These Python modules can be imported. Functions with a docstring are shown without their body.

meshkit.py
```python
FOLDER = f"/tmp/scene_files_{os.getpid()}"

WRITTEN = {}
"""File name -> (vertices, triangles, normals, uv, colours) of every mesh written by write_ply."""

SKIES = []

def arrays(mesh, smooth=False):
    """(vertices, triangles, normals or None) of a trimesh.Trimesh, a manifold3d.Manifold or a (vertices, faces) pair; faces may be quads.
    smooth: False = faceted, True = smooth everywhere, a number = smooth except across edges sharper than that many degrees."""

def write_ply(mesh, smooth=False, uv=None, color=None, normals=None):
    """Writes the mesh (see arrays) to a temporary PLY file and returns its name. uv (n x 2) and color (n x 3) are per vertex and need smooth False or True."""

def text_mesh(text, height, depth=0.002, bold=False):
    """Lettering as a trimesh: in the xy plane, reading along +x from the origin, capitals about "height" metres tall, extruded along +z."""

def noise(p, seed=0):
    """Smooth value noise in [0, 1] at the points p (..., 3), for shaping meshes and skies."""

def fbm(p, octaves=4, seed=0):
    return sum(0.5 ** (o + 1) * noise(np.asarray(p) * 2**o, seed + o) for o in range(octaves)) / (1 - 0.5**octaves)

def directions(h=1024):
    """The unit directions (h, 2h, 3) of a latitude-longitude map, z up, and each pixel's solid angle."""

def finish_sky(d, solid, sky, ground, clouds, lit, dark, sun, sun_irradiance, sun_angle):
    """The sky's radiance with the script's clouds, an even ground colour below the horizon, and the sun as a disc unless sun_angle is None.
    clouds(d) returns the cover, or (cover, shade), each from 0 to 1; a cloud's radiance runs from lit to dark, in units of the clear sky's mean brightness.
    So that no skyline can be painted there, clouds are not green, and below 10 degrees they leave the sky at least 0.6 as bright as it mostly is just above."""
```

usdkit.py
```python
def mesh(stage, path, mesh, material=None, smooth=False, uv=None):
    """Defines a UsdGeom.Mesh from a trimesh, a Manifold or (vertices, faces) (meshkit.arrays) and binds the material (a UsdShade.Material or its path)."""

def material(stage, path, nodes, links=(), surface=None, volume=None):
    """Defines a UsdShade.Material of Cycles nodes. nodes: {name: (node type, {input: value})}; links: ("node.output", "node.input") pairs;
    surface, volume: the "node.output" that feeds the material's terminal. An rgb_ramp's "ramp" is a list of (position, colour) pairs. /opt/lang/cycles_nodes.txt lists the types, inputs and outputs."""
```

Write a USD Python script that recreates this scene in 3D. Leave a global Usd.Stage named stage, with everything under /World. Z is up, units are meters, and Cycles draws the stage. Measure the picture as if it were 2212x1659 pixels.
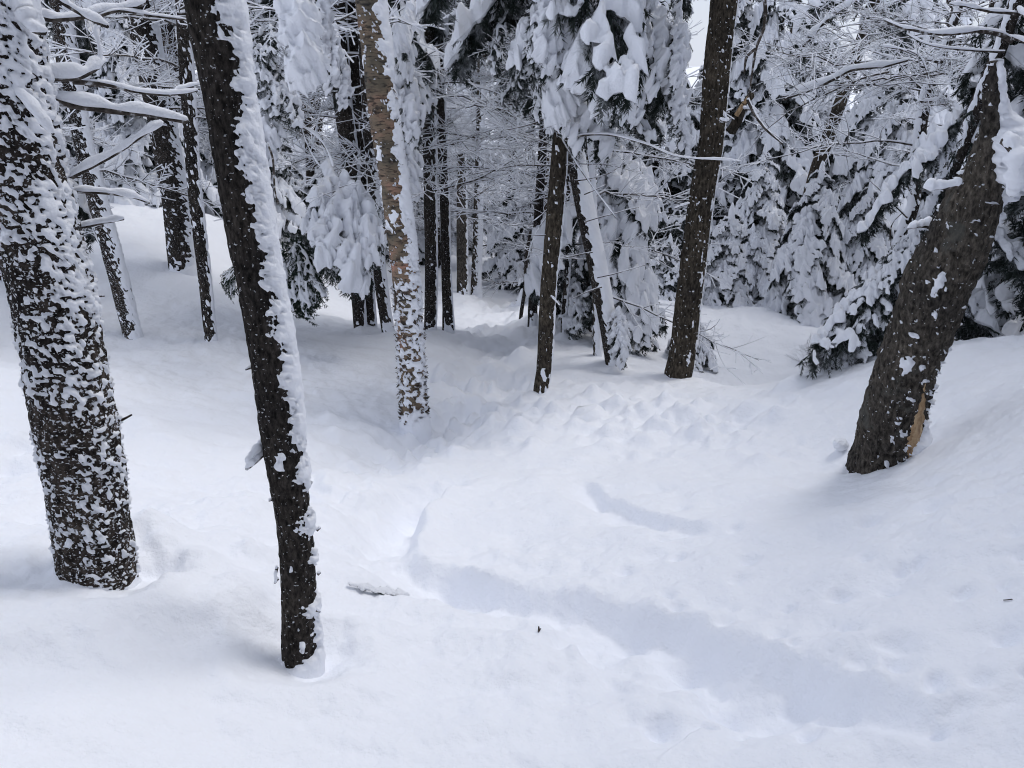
import math, random
import numpy as np, trimesh
import usdkit, meshkit
from scipy.interpolate import RBFInterpolator
from scipy.spatial import cKDTree
from pxr import Usd, UsdGeom, UsdLux, UsdShade, Gf, Sdf, Vt

stage = Usd.Stage.CreateInMemory()
UsdGeom.SetStageUpAxis(stage, UsdGeom.Tokens.z)
UsdGeom.SetStageMetersPerUnit(stage, 1.0)
W = UsdGeom.Xform.Define(stage, '/World')
UsdGeom.Scope.Define(stage, '/World/Looks')
PI = math.pi

# ------------------------------------------------------------------ camera, sky, sun, exposure
EYE = np.array([0.0, 0.0, 1.6])
PITCH = math.radians(20.0)
FPX = 1851.0                      # focal length in units of a 2212 pixel wide picture
EXPOSURE = -0.2
cam = UsdGeom.Camera.Define(stage, '/World/camera')
cam.CreateHorizontalApertureAttr(36.0)
cam.CreateVerticalApertureAttr(27.0)
cam.CreateFocalLengthAttr(36.0 * FPX / 2212.0)
cam.CreateClippingRangeAttr(Gf.Vec2f(0.05, 500))
cam.CreateExposureAttr(EXPOSURE)
cx = UsdGeom.Xformable(cam)
cx.AddTranslateOp().Set(Gf.Vec3d(*EYE))
cx.AddRotateXOp().Set(90.0 - math.degrees(PITCH))

SUN_AZ, SUN_EL = math.radians(70.0), math.radians(63.0)      # azimuth from +y towards +x: high over the wood on the right
SKY_STRENGTH, SUN_INT = 0.14, 0.40
sky_mat = usdkit.material(stage, '/World/Looks/sky_look', {
    'sky': ('sky_texture', {'sky_type': 'single_scattering', 'sun_disc': False, 'sun_elevation': SUN_EL, 'sun_rotation': SUN_AZ}),
    'tc': ('texture_coordinate', {}),
    'n': ('noise_texture', {'scale': 2.2, 'detail': 5.0, 'roughness': 0.55}),
    'r': ('rgb_ramp', {'ramp': [(0.25, (5.45, 5.85, 6.85)), (0.75, (6.9, 7.3, 8.35))]}),
    'm': ('mix_color', {'blend_type': 'mix', 'fac': 0.86, 'use_clamp': False}),
    'b': ('background_shader', {'strength': SKY_STRENGTH}),
}, [('tc.generated', 'n.vector'), ('n.fac', 'r.fac'), ('sky.color', 'm.a'), ('r.color', 'm.b'), ('m.result', 'b.color')], surface='b.background')
dome = UsdLux.DomeLight.Define(stage, '/World/sky')
UsdShade.MaterialBindingAPI.Apply(dome.GetPrim()).Bind(sky_mat)
dome.GetPrim().SetCustomDataByKey('kind', 'structure')
sun = UsdLux.DistantLight.Define(stage, '/World/sun')
sun.CreateIntensityAttr(SUN_INT)
sun.CreateAngleAttr(24.0)
sun.CreateNormalizeAttr(True)
sun.CreateColorAttr(Gf.Vec3f(1.0, 0.965, 0.92))
sx = UsdGeom.Xformable(sun)
sx.AddRotateZOp().Set(-math.degrees(SUN_AZ))
sx.AddRotateXOp().Set(-(90.0 - math.degrees(SUN_EL)))

# ------------------------------------------------------------------ helpers
rng = np.random.default_rng(7)
_g = np.random.default_rng(99)
_PERM = _g.permutation(4096)
_GRAD = _g.normal(size=(4096, 3))
_GRAD /= np.linalg.norm(_GRAD, axis=1, keepdims=True)
_ROT = np.linalg.qr(_g.normal(size=(3, 3)))[0]


def noise(p, seed=0):
    """gradient noise, about 0..1"""
    p = np.asarray(p, float) @ _ROT + 17.3
    i = np.floor(p).astype(np.int64)
    t = p - i
    u = t * t * t * (t * (t * 6 - 15) + 10)
    out = 0
    for a, b, c in np.ndindex(2, 2, 2):
        k = _PERM[(_PERM[(_PERM[(i[..., 0] + a + seed * 131) & 4095] + i[..., 1] + b) & 4095] + i[..., 2] + c) & 4095]
        d = ((t - (a, b, c)) * _GRAD[k]).sum(-1)
        out = out + d * (u[..., 0] if a else 1 - u[..., 0]) * (u[..., 1] if b else 1 - u[..., 1]) * (u[..., 2] if c else 1 - u[..., 2])
    return np.clip(0.5 + out * 0.95, 0, 1)


def fbm(p, octaves=4, seed=0):
    p = np.asarray(p, float)
    return sum(0.5 ** (o + 1) * noise(p * 2.03 ** o, seed + o) for o in range(octaves)) / (1 - 0.5 ** octaves)


def even(n):
    """values spread evenly over 0..1, keeping their order"""
    o = np.empty(n.size)
    o[np.argsort(n.ravel())] = np.linspace(0, 1, n.size)
    return o.reshape(n.shape)

FW = np.array([0, math.cos(PITCH), -math.sin(PITCH)])
UP = np.array([0, math.sin(PITCH), math.cos(PITCH)])
RT = np.array([1.0, 0, 0])


def ray(px, py):
    return RT * ((px - 1106) / FPX) + UP * (-(py - 829.5) / FPX) + FW


def at_range(px, py, R):
    d = ray(px, py)
    return EYE + d / np.linalg.norm(d) * R


def at_y(px, py, Y):
    d = ray(px, py)
    return EYE + d * (Y / d[1])


def depth(p):
    return float((np.asarray(p) - EYE) @ FW)


def sstep(a, b, x):
    t = np.clip((x - a) / (b - a), 0, 1)
    return t * t * (3 - 2 * t)


_names = {}


def numbered(path):
    if path not in _names:
        _names[path] = 0
        return path
    _names[path] += 1
    return f'{path}_{_names[path]:03d}'


def obj(name, mesh, mat, parent=None, smooth=True):
    par = parent.GetPath().pathString if parent is not None else '/World'
    m = usdkit.mesh(stage, numbered(f'{par}/{name}'), mesh, f'/World/Looks/{mat}', smooth=smooth)
    return m.GetPrim()


def tag(o, label=None, cat=None, group=None, kind=None):
    for k, v in (('label', label), ('category', cat), ('group', group), ('kind', kind)):
        if v:
            o.SetCustomDataByKey(k, v)
    return o


def thing(name, label, cat, loc=(0, 0, 0), rz=0.0, scale=None, group=None, src=None):
    x = UsdGeom.Xform.Define(stage, numbered('/World/' + name))
    x.AddTranslateOp().Set(Gf.Vec3d(*map(float, loc)))
    if rz:
        x.AddRotateZOp().Set(float(rz))
    if scale is not None:
        x.AddScaleOp().Set(Gf.Vec3f(*([float(scale)] * 3 if np.ndim(scale) == 0 else map(float, scale))))
    o = x.GetPrim()
    if src is not None:
        o.GetReferences().AddInternalReference(src.GetPath())
        o.SetInstanceable(True)
    return tag(o, label, cat, group)


def cat_mesh(parts):
    v, f, n = [], [], 0
    for a, b in parts:
        if len(a):
            v.append(a), f.append(np.asarray(b) + n)
            n += len(a)
    return np.vstack(v), np.vstack(f)


def resample(p, n):
    p = np.asarray(p, float)
    if len(p) == 2:
        return p[0] + np.linspace(0, 1, n)[:, None] * (p[1] - p[0])
    from scipy.interpolate import PchipInterpolator
    s = np.r_[0, np.cumsum(np.linalg.norm(np.diff(p[:, :3], axis=0), axis=1))]
    return PchipInterpolator(s, p)(np.linspace(0, s[-1], n))


def tube(p, r, sides=6, jitter=0.0, seed=0, cap=True):
    """tube with radii r along points p"""
    p = np.asarray(p, float)
    n = len(p)
    r = np.broadcast_to(np.asarray(r, float), (n,))
    t = np.gradient(p, axis=0)
    t /= np.linalg.norm(t, axis=1, keepdims=True) + 1e-12
    ref = np.where(np.abs(t[:, 2:3]) < 0.85, [[0, 0, 1.0]], [[1.0, 0, 0]])
    a = np.cross(t, ref)
    a /= np.linalg.norm(a, axis=1, keepdims=True) + 1e-12
    b = np.cross(t, a)
    an = np.arange(sides) * 2 * PI / sides
    rr = r[:, None] * np.ones(sides)
    v = p[:, None] + rr[..., None] * (np.cos(an)[None, :, None] * a[:, None] + np.sin(an)[None, :, None] * b[:, None])
    if jitter:
        g = noise(v * 14.0, seed) - 0.5
        v = p[:, None] + (v - p[:, None]) * (1 + jitter * 2 * g)[..., None]
    v = v.reshape(-1, 3)
    f = tube_faces(n, sides)
    if cap:
        v = np.vstack([v, p[0] - t[0] * r[0] * .3, p[-1] + t[-1] * r[-1] * .7])
        k = np.arange(sides)
        f = np.vstack([f, np.stack([k, np.full(sides, n * sides), (k + 1) % sides], 1),
                       np.stack([(n - 1) * sides + k, (n - 1) * sides + (k + 1) % sides, np.full(sides, n * sides + 1)], 1)])
    return v, f


def tube_faces(n, sides):
    i, j = np.meshgrid(np.arange(n - 1), np.arange(sides), indexing='ij')
    q = np.stack([i * sides + j, (i + 1) * sides + j, (i + 1) * sides + (j + 1) % sides, i * sides + (j + 1) % sides], -1).reshape(-1, 4)
    return np.vstack([q[:, [0, 2, 1]], q[:, [0, 3, 2]]])


# ------------------------------------------------------------------ materials
def mat(name, nodes, links, surface='p.BSDF'):
    usdkit.material(stage, f'/World/Looks/{name}', nodes, links, surface=surface)


SNOW = (0.885, 0.906, 0.958)
mat('snow_ground', {
    'g': ('geometry', {}),
    'n1': ('noise_texture', {'scale': 26.0, 'detail': 4.0, 'roughness': 0.6}),
    'n2': ('noise_texture', {'scale': 160.0, 'detail': 3.0, 'roughness': 0.6}),
    'b1': ('bump', {'strength': 0.5, 'distance': 0.022}),
    'b2': ('bump', {'strength': 0.25, 'distance': 0.004}),
    'p': ('principled_bsdf', {'base_color': SNOW, 'roughness': 0.75, 'specular_ior_level': 0.2}),
}, [('g.position', 'n1.vector'), ('g.position', 'n2.vector'), ('n1.fac', 'b1.height'), ('n2.fac', 'b2.height'), ('b1.normal', 'b2.normal'), ('b2.normal', 'p.normal')])
mat('snow', {
    'g': ('texture_coordinate', {}),
    'n1': ('noise_texture', {'scale': 34.0, 'detail': 6.0, 'roughness': 0.68}),
    'b1': ('bump', {'strength': 0.6, 'distance': 0.022}),
    'p': ('principled_bsdf', {'base_color': SNOW, 'roughness': 0.75, 'specular_ior_level': 0.2}),
}, [('g.object', 'n1.vector'), ('n1.fac', 'b1.height'), ('b1.normal', 'p.normal')])


def bark(name, dark, light, fleck=0.0, fleck_scale=55.0, scale=30.0, stretch=0.45, lichen=None, bump=0.8):
    n = {
        'g': ('geometry', {}),
        'mp': ('mapping', {'scale': (1.0, 1.0, stretch)}),
        'v': ('voronoi_texture', {'scale': scale, 'feature': 'f1'}),
        'n': ('noise_texture', {'scale': scale * 1.3, 'detail': 6.0, 'roughness': 0.72}),
        'n2': ('noise_texture', {'scale': 4.5, 'detail': 3.0}),
        'mx': ('math', {'math_type': 'multiply_add', 'value2': 0.22}),
        'r': ('rgb_ramp', {'ramp': [(0.44, dark), (0.56, tuple((p + q) / 2 for p, q in zip(dark, light))), (0.66, light), (0.80, tuple(c * 1.7 for c in light))]}),
        'r2': ('rgb_ramp', {'ramp': [(0.3, (0.6, 0.6, 0.62)), (0.7, (1.25, 1.2, 1.12))]}),
        'm': ('mix_color', {'blend_type': 'multiply', 'fac': 1.0, 'use_clamp': False}),
        'b': ('bump', {'strength': bump, 'distance': 0.02}),
        'p': ('principled_bsdf', {'roughness': 0.95, 'specular_ior_level': 0.08}),
    }
    l = [('g.position', 'mp.vector'), ('mp.vector', 'v.vector'), ('mp.vector', 'n.vector'), ('g.position', 'n2.vector'), ('v.distance', 'mx.value1'), ('n.fac', 'mx.value3'),
         ('mx.value', 'r.fac'), ('n2.fac', 'r2.fac'), ('r.color', 'm.a'), ('r2.color', 'm.b'), ('n.fac', 'b.height'), ('b.normal', 'p.normal')]
    col = 'm.result'
    if lichen:
        n |= {'ln': ('noise_texture', {'scale': 7.0, 'detail': 5.0, 'roughness': 0.6}), 'lr': ('rgb_ramp', {'ramp': [(0.60, (0, 0, 0)), (0.67, (0.5, 0.5, 0.5))]}),
              'lm': ('mix_color', {'use_clamp': False, 'b': lichen})}
        l += [('g.position', 'ln.vector'), ('ln.fac', 'lr.fac'), ('lr.color', 'lm.fac'), (col, 'lm.a')]
        col = 'lm.result'
    if fleck:
        n |= {'fm': ('mapping', {'scale': (1.0, 1.0, 1.5)}), 'fn': ('noise_texture', {'scale': fleck_scale, 'detail': 2.0, 'roughness': 0.5}),
              'fr': ('rgb_ramp', {'ramp': [(fleck, (0, 0, 0)), (fleck + 0.03, (1, 1, 1))]}), 'fx': ('mix_color', {'use_clamp': False, 'b': (0.72, 0.74, 0.78)})}
        l += [('g.position', 'fm.vector'), ('fm.vector', 'fn.vector'), ('fn.fac', 'fr.fac'), ('fr.color', 'fx.fac'), (col, 'fx.a')]
        col = 'fx.result'
    mat(name, n, l + [(col, 'p.base_color')])


bark('bark_dark', (0.011, 0.0102, 0.0098), (0.058, 0.052, 0.048), fleck=0.665, fleck_scale=95, scale=75, bump=1.0)
bark('bark_scaly', (0.012, 0.0105, 0.010), (0.066, 0.056, 0.05), fleck=.605, fleck_scale=120, scale=48, stretch=0.8, bump=1.0)
bark('bark_brown', (0.020, 0.0175, 0.014), (0.074, 0.064, 0.052), fleck=0.70, fleck_scale=60, scale=55)
bark('bark_grey', (0.019, 0.0175, 0.016), (0.085, 0.077, 0.068), fleck=0.71, fleck_scale=80, scale=60, lichen=(0.12, 0.122, 0.11))
bark('bark_far', (0.02, 0.017, 0.015), (0.07, 0.06, 0.052), fleck=0.66, fleck_scale=30, scale=22)
mat('bark_birch', {
    'g': ('geometry', {}),
    'mp': ('mapping', {'scale': (1.0, 1.0, 1.6)}),
    'n': ('noise_texture', {'scale': 5.0, 'detail': 4.0, 'roughness': 0.55}),
    'r': ('rgb_ramp', {'ramp': [(0.30, (0.035, 0.03, 0.024)), (0.40, (0.10, 0.082, 0.055)), (0.54, (0.18, 0.13, 0.085)), (0.62, (0.25, 0.15, 0.10)), (0.68, (0.36, 0.18, 0.125)), (0.78, (0.40, 0.23, 0.165))]}),
    'mp2': ('mapping', {'scale': (1.0, 1.0, 3.5)}),
    'n2': ('noise_texture', {'scale': 24.0, 'detail': 4.0, 'roughness': 0.6}),
    'r2': ('rgb_ramp', {'ramp': [(0.38, (0.16, 0.14, 0.13)), (0.50, (1, 1, 1))]}),
    'm': ('mix_color', {'blend_type': 'multiply', 'fac': 1.0}),
    'b': ('bump', {'strength': 0.6, 'distance': 0.008}),
    'p': ('principled_bsdf', {'roughness': 0.7}),
}, [('g.position', 'mp.vector'), ('mp.vector', 'n.vector'), ('n.fac', 'r.fac'), ('g.position', 'mp2.vector'), ('mp2.vector', 'n2.vector'), ('n2.fac', 'r2.fac'), ('r.color', 'm.a'), ('r2.color', 'm.b'),
    ('n2.fac', 'b.height'), ('b.normal', 'p.normal'), ('m.result', 'p.base_color')])
mat('bark_flake', {'n': ('noise_texture', {'scale': 30.0, 'detail': 3.0}), 'g': ('geometry', {}), 'r': ('rgb_ramp', {'ramp': [(0.35, (0.03, 0.024, 0.02)), (0.65, (0.13, 0.09, 0.065))]}), 'p': ('principled_bsdf', {'roughness': 0.85})},
    [('g.position', 'n.vector'), ('n.fac', 'r.fac'), ('r.color', 'p.base_color')])
mat('bare_wood', {
    'g': ('geometry', {}), 'mp': ('mapping', {'scale': (1.0, 1.0, 0.12)}), 'n': ('noise_texture', {'scale': 60.0, 'detail': 5.0, 'roughness': 0.7}), 'n2': ('noise_texture', {'scale': 14.0, 'detail': 3.0}),
    'r': ('rgb_ramp', {'ramp': [(0.3, (0.22, 0.11, 0.05)), (0.5, (0.46, 0.32, 0.18)), (0.7, (0.60, 0.46, 0.29))]}),
    'r2': ('rgb_ramp', {'ramp': [(0.35, (0.55, 0.5, 0.45)), (0.6, (1, 1, 1))]}), 'm': ('mix_color', {'blend_type': 'multiply', 'fac': 1.0}),
    'b': ('bump', {'strength': 0.8, 'distance': 0.006}), 'p': ('principled_bsdf', {'roughness': 0.75})},
    [('g.position', 'mp.vector'), ('mp.vector', 'n.vector'), ('g.position', 'n2.vector'), ('n2.fac', 'r2.fac'), ('n.fac', 'r.fac'), ('r.color', 'm.a'), ('r2.color', 'm.b'), ('m.result', 'p.base_color'), ('n.fac', 'b.height'), ('b.normal', 'p.normal')])
mat('twig_wood', {
    'g': ('texture_coordinate', {}), 'n': ('noise_texture', {'scale': 40.0, 'detail': 3.0}),
    'r': ('rgb_ramp', {'ramp': [(0.42, (0.035, 0.029, 0.025)), (0.58, (0.10, 0.085, 0.075)), (0.66, (0.5, 0.51, 0.53))]}), 'p': ('principled_bsdf', {'roughness': 0.9, 'specular_ior_level': 0.2})},
    [('g.object', 'n.vector'), ('n.fac', 'r.fac'), ('r.color', 'p.base_color')])


def needle_mat(name, dark, mid, frost, lo, hi):
    mat(name, {
        'g': ('geometry', {}), 'tc': ('texture_coordinate', {}),
        'n': ('noise_texture', {'scale': 9.0, 'detail': 3.0, 'roughness': 0.6}),
        'r': ('rgb_ramp', {'ramp': [(0.0, dark), (0.7, mid), (1.0, mid)]}),
        'ra': ('math', {'math_type': 'multiply_add', 'value2': 0.22}),
        'fr': ('rgb_ramp', {'ramp': [(lo, (0, 0, 0)), (hi, (0.9, 0.9, 0.9))]}),
        'm': ('mix_color', {'use_clamp': False, 'b': frost}),
        'p': ('principled_bsdf', {'roughness': 0.75, 'specular_ior_level': 0.25}),
        't': ('translucent_bsdf', {}), 'x': ('mix_closure', {'fac': 0.18}),
    }, [('tc.object', 'n.vector'), ('g.random_per_island', 'r.fac'), ('g.random_per_island', 'ra.value1'), ('n.fac', 'ra.value3'), ('ra.value', 'fr.fac'), ('fr.color', 'm.fac'), ('r.color', 'm.a'), ('m.result', 'p.base_color'), ('m.result', 't.color'),
        ('p.BSDF', 'x.closure1'), ('t.BSDF', 'x.closure2')], surface='x.closure')


needle_mat('needles_dark', (0.022, 0.031, 0.027), (0.062, 0.078, 0.068), (0.58, 0.6, 0.63), 0.50, 0.78)
needle_mat('needles_frost', (0.03, 0.04, 0.036), (0.075, 0.09, 0.082), (0.66, 0.68, 0.71), 0.48, 0.68)
needle_mat('needles_green', (0.022, 0.038, 0.028), (0.06, 0.088, 0.066), (0.6, 0.63, 0.64), 0.62, 0.84)

# ------------------------------------------------------------------ trees' trunk lines, digitised (px, py, width) in a 2212 x 1659 picture; range of the foot in metres
TR = {
    'A': (2.95, [(213, 1290, 152), (211, 1240, 152), (168, 940, 160), (111, 619, 168), (64, 432, 172), (12, 180, 176), (-22, 0, 178)]),
    'B': (2.72, [(650, 1460, 76), (650, 1420, 75), (637, 1150, 74), (608, 940, 86), (588, 779, 92), (560, 619, 92), (536, 480, 98), (496, 240, 102), (458, 0, 116)]),
    'Z': (7.0, [(16, 690, 40), (12, 600, 34), (0, 430, 32), (-10, 300, 30)]),
    'L3': (6.6, [(292, 745, 38), (288, 730, 37), (250, 576, 40), (211, 432, 42), (178, 298, 40), (154, 168, 42), (128, 0, 42)]),
    'L4': (8.2, [(402, 590, 58), (394, 576, 55), (379, 432, 56), (365, 346, 58), (346, 240, 58), (317, 96, 60), (302, 0, 60)]),
    'L5': (6.5, [(458, 750, 25), (456, 739, 24), (439, 576, 27), (422, 432, 28), (408, 240, 30), (401, 134, 30), (394, 0, 30)]),
    'Ca': (7.3, [(779, 722, 27), (778, 710, 26), (768, 570, 30), (757, 360, 36), (737, 192, 38), (728, 0, 38)]),
    'Cb': (7.4, [(803, 727, 23), (802, 715, 22), (792, 560, 23), (782, 384, 24), (770, 200, 26), (762, 0, 26)]),
    'Cc': (7.1, [(840, 733, 26), (838, 720, 25), (820, 590, 26), (807, 430, 26), (800, 300, 27), (790, 120, 28), (780, 0, 28)]),
    'Birch': (5.2, [(897, 925, 56), (895, 900, 53), (889, 796, 52), (882, 672, 54), (867, 528, 57), (848, 384, 57), (826, 240, 60), (816, 144, 62), (799, 0, 61)]),
    'M8': (7.6, [(929, 727, 26), (929, 715, 25), (931, 576, 26), (929, 432, 28), (927, 240, 27), (928, 110, 28), (928, 0, 28)]),
    'M9': (7.7, [(968, 722, 27), (968, 711, 25), (963, 576, 20), (960, 432, 20), (953, 264, 20), (948, 96, 20), (944, 0, 20)]),
    'M10': (11.0, [(999, 642, 26), (999, 634, 24), (998, 500, 23), (997, 326, 20)]),
    'M11': (11.3, [(1028, 638, 24), (1028, 629, 22), (1032, 500, 20), (1034, 408, 19), (1038, 250, 18)]),
    'M12': (9.0, [(1125, 686, 8), (1126, 677, 8), (1134, 620, 8), (1137, 560, 8), (1146, 500, 6)]),
    'M13': (8.0, [(1150, 708, 20), (1150, 696, 19), (1162, 480, 19), (1174, 288, 19), (1179, 192, 19), (1186, 0, 19)]),
    'M14': (5.8, [(1168, 862, 32), (1168, 845, 31), (1175, 796, 32), (1184, 624, 33), (1197, 480, 36), (1211, 288, 34), (1216, 206, 34), (1226, 0, 34)]),
    'M15': (7.6, [(1217, 730, 13), (1217, 720, 12), (1228, 528, 12), (1228, 408, 12), (1232, 200, 12)]),
    'M16': (6.4, [(1326, 806, 32), (1324, 792, 30), (1313, 720, 30), (1287, 576, 34), (1257, 432, 34), (1240, 336, 32), (1226, 240, 28), (1212, 140, 24)]),
    'M17': (6.7, [(1290, 780, 18), (1290, 768, 17), (1288, 648, 17), (1284, 560, 17), (1279, 430, 16), (1272, 300, 15)]),
    'M18': (7.8, [(1266, 726, 27), (1268, 715, 26), (1280, 600, 24), (1297, 480, 22), (1312, 300, 20), (1330, 80, 16)]),
    'M19': (8.4, [(1300, 700, 20), (1290, 560, 20), (1276, 420, 20), (1264, 336, 20), (1252, 240, 19), (1240, 100, 18)]),
    'C20': (6.3, [(1463, 832, 58), (1465, 812, 57), (1471, 780, 55), (1496, 576, 54), (1514, 432, 53), (1538, 288, 52), (1549, 144, 56), (1564, 0, 58)]),
    'D': (4.1, [(1905, 1020, 138), (1912, 985, 133), (1936, 872, 124), (1960, 787, 120), (1994, 702, 130), (2022, 616, 134), (2066, 531, 128), (2104, 432, 112), (2122, 384, 92), (2136, 300, 50), (2142, 230, 34), (2146, 170, 24), (2149, 132, 14)]),
    'D22': (5.9, [(1900, 790, 36), (1920, 720, 36), (1948, 648, 35), (1972, 576, 35), (2010, 480, 34), (2030, 423, 33), (2068, 336, 32), (2106, 240, 32), (2150, 130, 31), (2197, 0, 30)]),
    'E23': (10.5, [(1735, 480, 30), (1765, 365, 28), (1800, 265, 27), (1837, 158, 26), (1870, 60, 24), (1890, 0, 22)]),
    'E24': (9.0, [(1925, 580, 28), (1943, 523, 26), (1976, 432, 24), (1977, 360, 24), (2000, 207, 23), (2034, 125, 20), (2070, 20, 16)]),
}


def trunk_line(key, dy=0.0):
    """3-D axis points with radius: the trunk stands in the plane through its foot, leaning dy metres per metre of height"""
    R, pts = TR[key]
    foot = at_range(pts[1][0], pts[1][1], R)
    out = []
    for px, py, w in pts:
        d = ray(px, py)
        # plane y = foot.y + dy * (z - foot.z)
        t = (foot[1] + dy * (EYE[2] - foot[2])) / (d[1] - dy * d[2])
        p = EYE + d * t
        out.append([*p, w / 2 / FPX * depth(p)])
    return np.array(out)


LEAN = {'D': -0.28, 'D22': 0.05, 'A': 0.0, 'M16': 0.12}
LINES = {k: trunk_line(k, LEAN.get(k, 0.0)) for k in TR}
FEET = {k: LINES[k][1] for k in TR}

# ------------------------------------------------------------------ the snow covered ground
ctrl = [FEET[k][:3] for k in ('A', 'B', 'Z', 'L3', 'L4', 'L5', 'Ca', 'Cc', 'Birch', 'M8', 'M9', 'M10', 'M12', 'M13', 'M14', 'M15', 'M16', 'M17', 'M18', 'C20')]
for px, py, R in [
    (1912, 1005, 4.1),
    # foreground
    (100, 1640, 2.25), (600, 1659, 2.33), (1106, 1659, 2.36), (1650, 1659, 2.3), (2212, 1659, 2.15), (20, 1290, 2.9), (1106, 1380, 2.85), (1600, 1380, 2.75), (2200, 1380, 2.45), (900, 1180, 3.55),
    (1300, 1060, 4.0), (1650, 1060, 3.8), (2200, 1060, 3.1), (700, 1080, 3.7), (30, 1000, 4.3), (400, 1000, 4.2),
    # right hand rise and its crest
    (1450, 880, 5.3), (1650, 850, 5.4), (1850, 785, 5.5), (2000, 752, 5.4), (2212, 736, 5.2), (2212, 860, 4.0),
    # bright hollow behind it
    (1600, 850, 7.0), (1750, 800, 8.0), (1600, 720, 8.6), (1560, 672, 9.6), (1430, 655, 9.8), (1720, 690, 10.2), (1850, 740, 8.6), (1950, 760, 8.2), (2150, 745, 7.6),
    # trail and gully in the middle
    (1020, 800, 6.1), (950, 735, 7.0), (760, 735, 6.9), (700, 850, 5.6), (480, 860, 5.3), (100, 830, 5.2), (1080, 730, 7.4), (1070, 690, 9.2), (1080, 640, 12.3), (1250, 760, 6.9),
    # bank on the left
    (330, 480, 9.4), (470, 480, 9.6), (200, 480, 9.2), (620, 640, 9.0), (700, 610, 10.0), (180, 650, 7.6), (560, 720, 6.9), (60, 750, 6.3),
]:
    ctrl.append(at_range(px, py, R))
for az, r, z in [(-60, 6, 0.25), (-90, 5, 0.25), (60, 5, 0.6), (90, 5, 0.5), (-45, 14, 0.1), (-28, 15, -0.35), (-15, 16, -0.9), (0, 17, -1.7), (12, 16, -1.3), (25, 15, -1.0), (45, 14, -0.5),
                 (-40, 26, -0.3), (-20, 26, -1.0), (0, 26, -1.7), (20, 26, -1.2), (40, 26, -0.6), (-30, 45, -0.4), (0, 45, -1.2), (30, 45, -0.6), (-30, 90, 1.5), (0, 90, 1.2), (30, 90, 1.5), (180, 4, 0.3), (180, 20, 1.6), (120, 12, 1.2), (-120, 12, 0.9), (90, 60, 1.5), (-90, 60, 1.5), (180, 90, 3), (0, 0.3, 0.02)]:
    a = math.radians(az)
    ctrl.append([r * math.sin(a), r * math.cos(a), z])
ctrl = np.array(ctrl)
_warp = lambda xy: np.asarray(xy) / (1 + 0.02 * np.linalg.norm(xy, axis=-1, keepdims=True))
_rbf = RBFInterpolator(_warp(ctrl[:, :2]), ctrl[:, 2], kernel='thin_plate_spline', smoothing=0.002)


def ground0(xy):
    xy = np.atleast_2d(xy)
    return _rbf(_warp(xy))


def on_ground(px, py, r0=1.5, r1=16):
    """where the picture's point meets the smooth ground"""
    d = ray(px, py)
    d = d / np.linalg.norm(d)
    t = np.linspace(r0, r1, 500)
    p = EYE + t[:, None] * d
    h = p[:, 2] - ground0(p[:, :2])
    k = int(np.argmax(h < 0)) if (h < 0).any() else len(t) - 1
    return p[k]


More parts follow.
